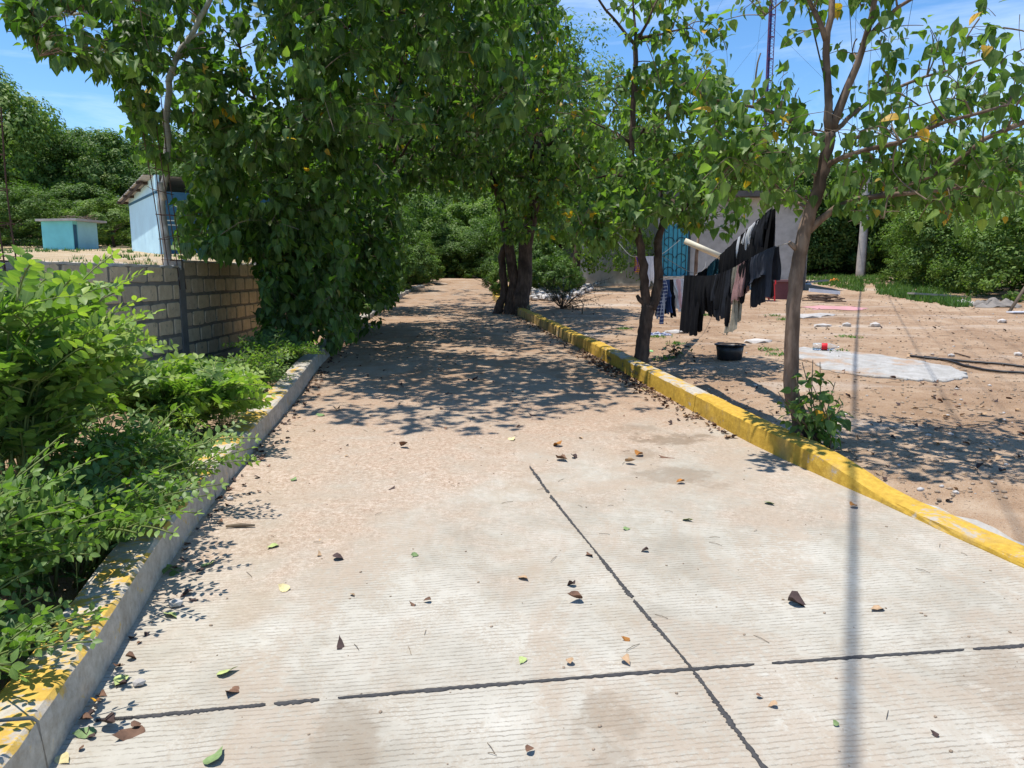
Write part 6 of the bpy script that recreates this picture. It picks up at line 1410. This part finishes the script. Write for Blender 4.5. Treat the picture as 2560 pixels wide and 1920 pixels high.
# dead leaf clump and fallen twigs behind the dark trunk
g = gp(1690, 900); r = root('dead_plant', tuple(g), 'withered brown plant on the soil between the dark trunk and the tub', 'plant'); mb = MB()
for i in range(16):
    a = random.uniform(0, 6.28); q = g + Vector((math.cos(a) * random.uniform(.05, .2), math.sin(a) * .15, random.uniform(.02, .16))); mb.tube([g, (g + q) / 2 + Vector((0, 0, .04)), q], .004, 4); link('leaf', drymesh('dark' if i % 2 else 'green', False, i % 10), r, Matrix.Translation(q) @ Matrix.Rotation(a, 4, 'Z') @ Matrix.Scale(.09, 4))
mb.build('stem', M_BARK2, r)
mb = MB(); g = gp(1455, 790); mb.tube([g, g + Vector((.03, .05, .22)), g + Vector((-.05, .1, .34))], [.015, .012, .006], 6, .1); tag(mb.build('dead_branch', M_TWIG, None, True), 'bent dead twig standing behind the stone kerb', 'branch')
# spiky plant and feathery shrub by the kerb
g = gp(1310, 786); r = root('spiky_plant', tuple(g), 'grey green spiky rosette at the foot of the twin trunk', 'plant'); M_AG = simple('agave', (.20, .23, .17), .7, .2, 6, .1)
for i in range(22):
    a = i * 2.4; l = random.uniform(.3, .55); e = random.uniform(.35, 1.2); d = Vector((math.cos(a) * math.cos(e), math.sin(a) * math.cos(e), math.sin(e))); s = d.cross(Vector((0, 0, 1))).normalized() * .018; mb = MB(); m_ = g + d * l * .5; tp = g + d * l - Vector((0, 0, .06)); up = Vector((0, 0, .008))
    mb.add([g + s, g - s, m_ + s * .9, m_ - s * .9, tp, m_ - up * 2], [(0, 2, 3, 1), (2, 4, 3), (0, 1, 5), (2, 5, 4), (3, 4, 5), (0, 5, 2), (1, 3, 5)]); mb.build('blade', M_AG, r)
g = gp(1405, 778); r = root('feathery_shrub', tuple(g), 'dark feathery needle leaved shrub behind the stone kerb', 'shrub'); mb = MB(); LL = []
M_NEED = simple('needle_green', (.035, .055, .035), .7, .3, 8, 0)
nb = MB()
for i in range(44):
    px = random.choice((random.uniform(1345, 1450), random.uniform(1345, 1450), random.uniform(1430, 1530))); py = random.uniform(690, 775); tip = at(px, py, g.y + random.uniform(-.5, .5)); mid = g * .45 + tip * .55 + Vector((0, 0, .1)) + rv(.05); P = spline([g, mid, tip], 12); mb.tube(P, [.009 - .006 * k / 11 for k in range(12)], 4)
    for k in range(4, 12):
        for q in range(8):
            d = (P[k] - P[k - 1]).normalized() + rv(.55); d = d.normalized() * random.uniform(.06, .13); s = d.cross(Vector((0, 0, 1))).normalized() * .005; nb.add([P[k] - s, P[k] + s, P[k] + d], [(0, 1, 2)])
mb.build('stem', M_BARK2, r); nb.build('needles', M_NEED, r)['kind'] = 'stuff'
# red plastic chair by the trough
M_RED = simple('red_plastic', (.55, .02, .025), .4, .1, 3, 0, spec=.45)
g = gp(1908, 757); r = root('plastic_chair', tuple(g), 'red plastic chair half hidden behind the washing', 'chair')
for sx, sy in ((-.2, -.2), (.2, -.2), (-.2, .2), (.2, .2)):
    mb = MB(); mb.tube([g + Vector((sx * 1.15, sy * 1.15, 0)), g + Vector((sx, sy, .42))], [.022, .03], 6); mb.build('leg', M_RED, r)
mb = MB(); mb.box(g + Vector((0, 0, .44)), (.46, .46, .035)); mb.build('seat', M_RED, r)
for k in range(5):
    mb = MB(); mb.box(g + Vector((-.17 + k * .085, .22, .66)), (.055, .025, .34)); mb.build('back_slat', M_RED, r)
mb = MB(); mb.box(g + Vector((0, .222, .86)), (.46, .035, .09)); mb.build('top_rail', M_RED, r)
for sx in (-1, 1):
    mb = MB(); mb.tube([g + Vector((sx * .24, .2, .66)), g + Vector((sx * .25, -.18, .64)), g + Vector((sx * .24, -.2, .44))], .02, 6); mb.build('arm', M_RED, r)
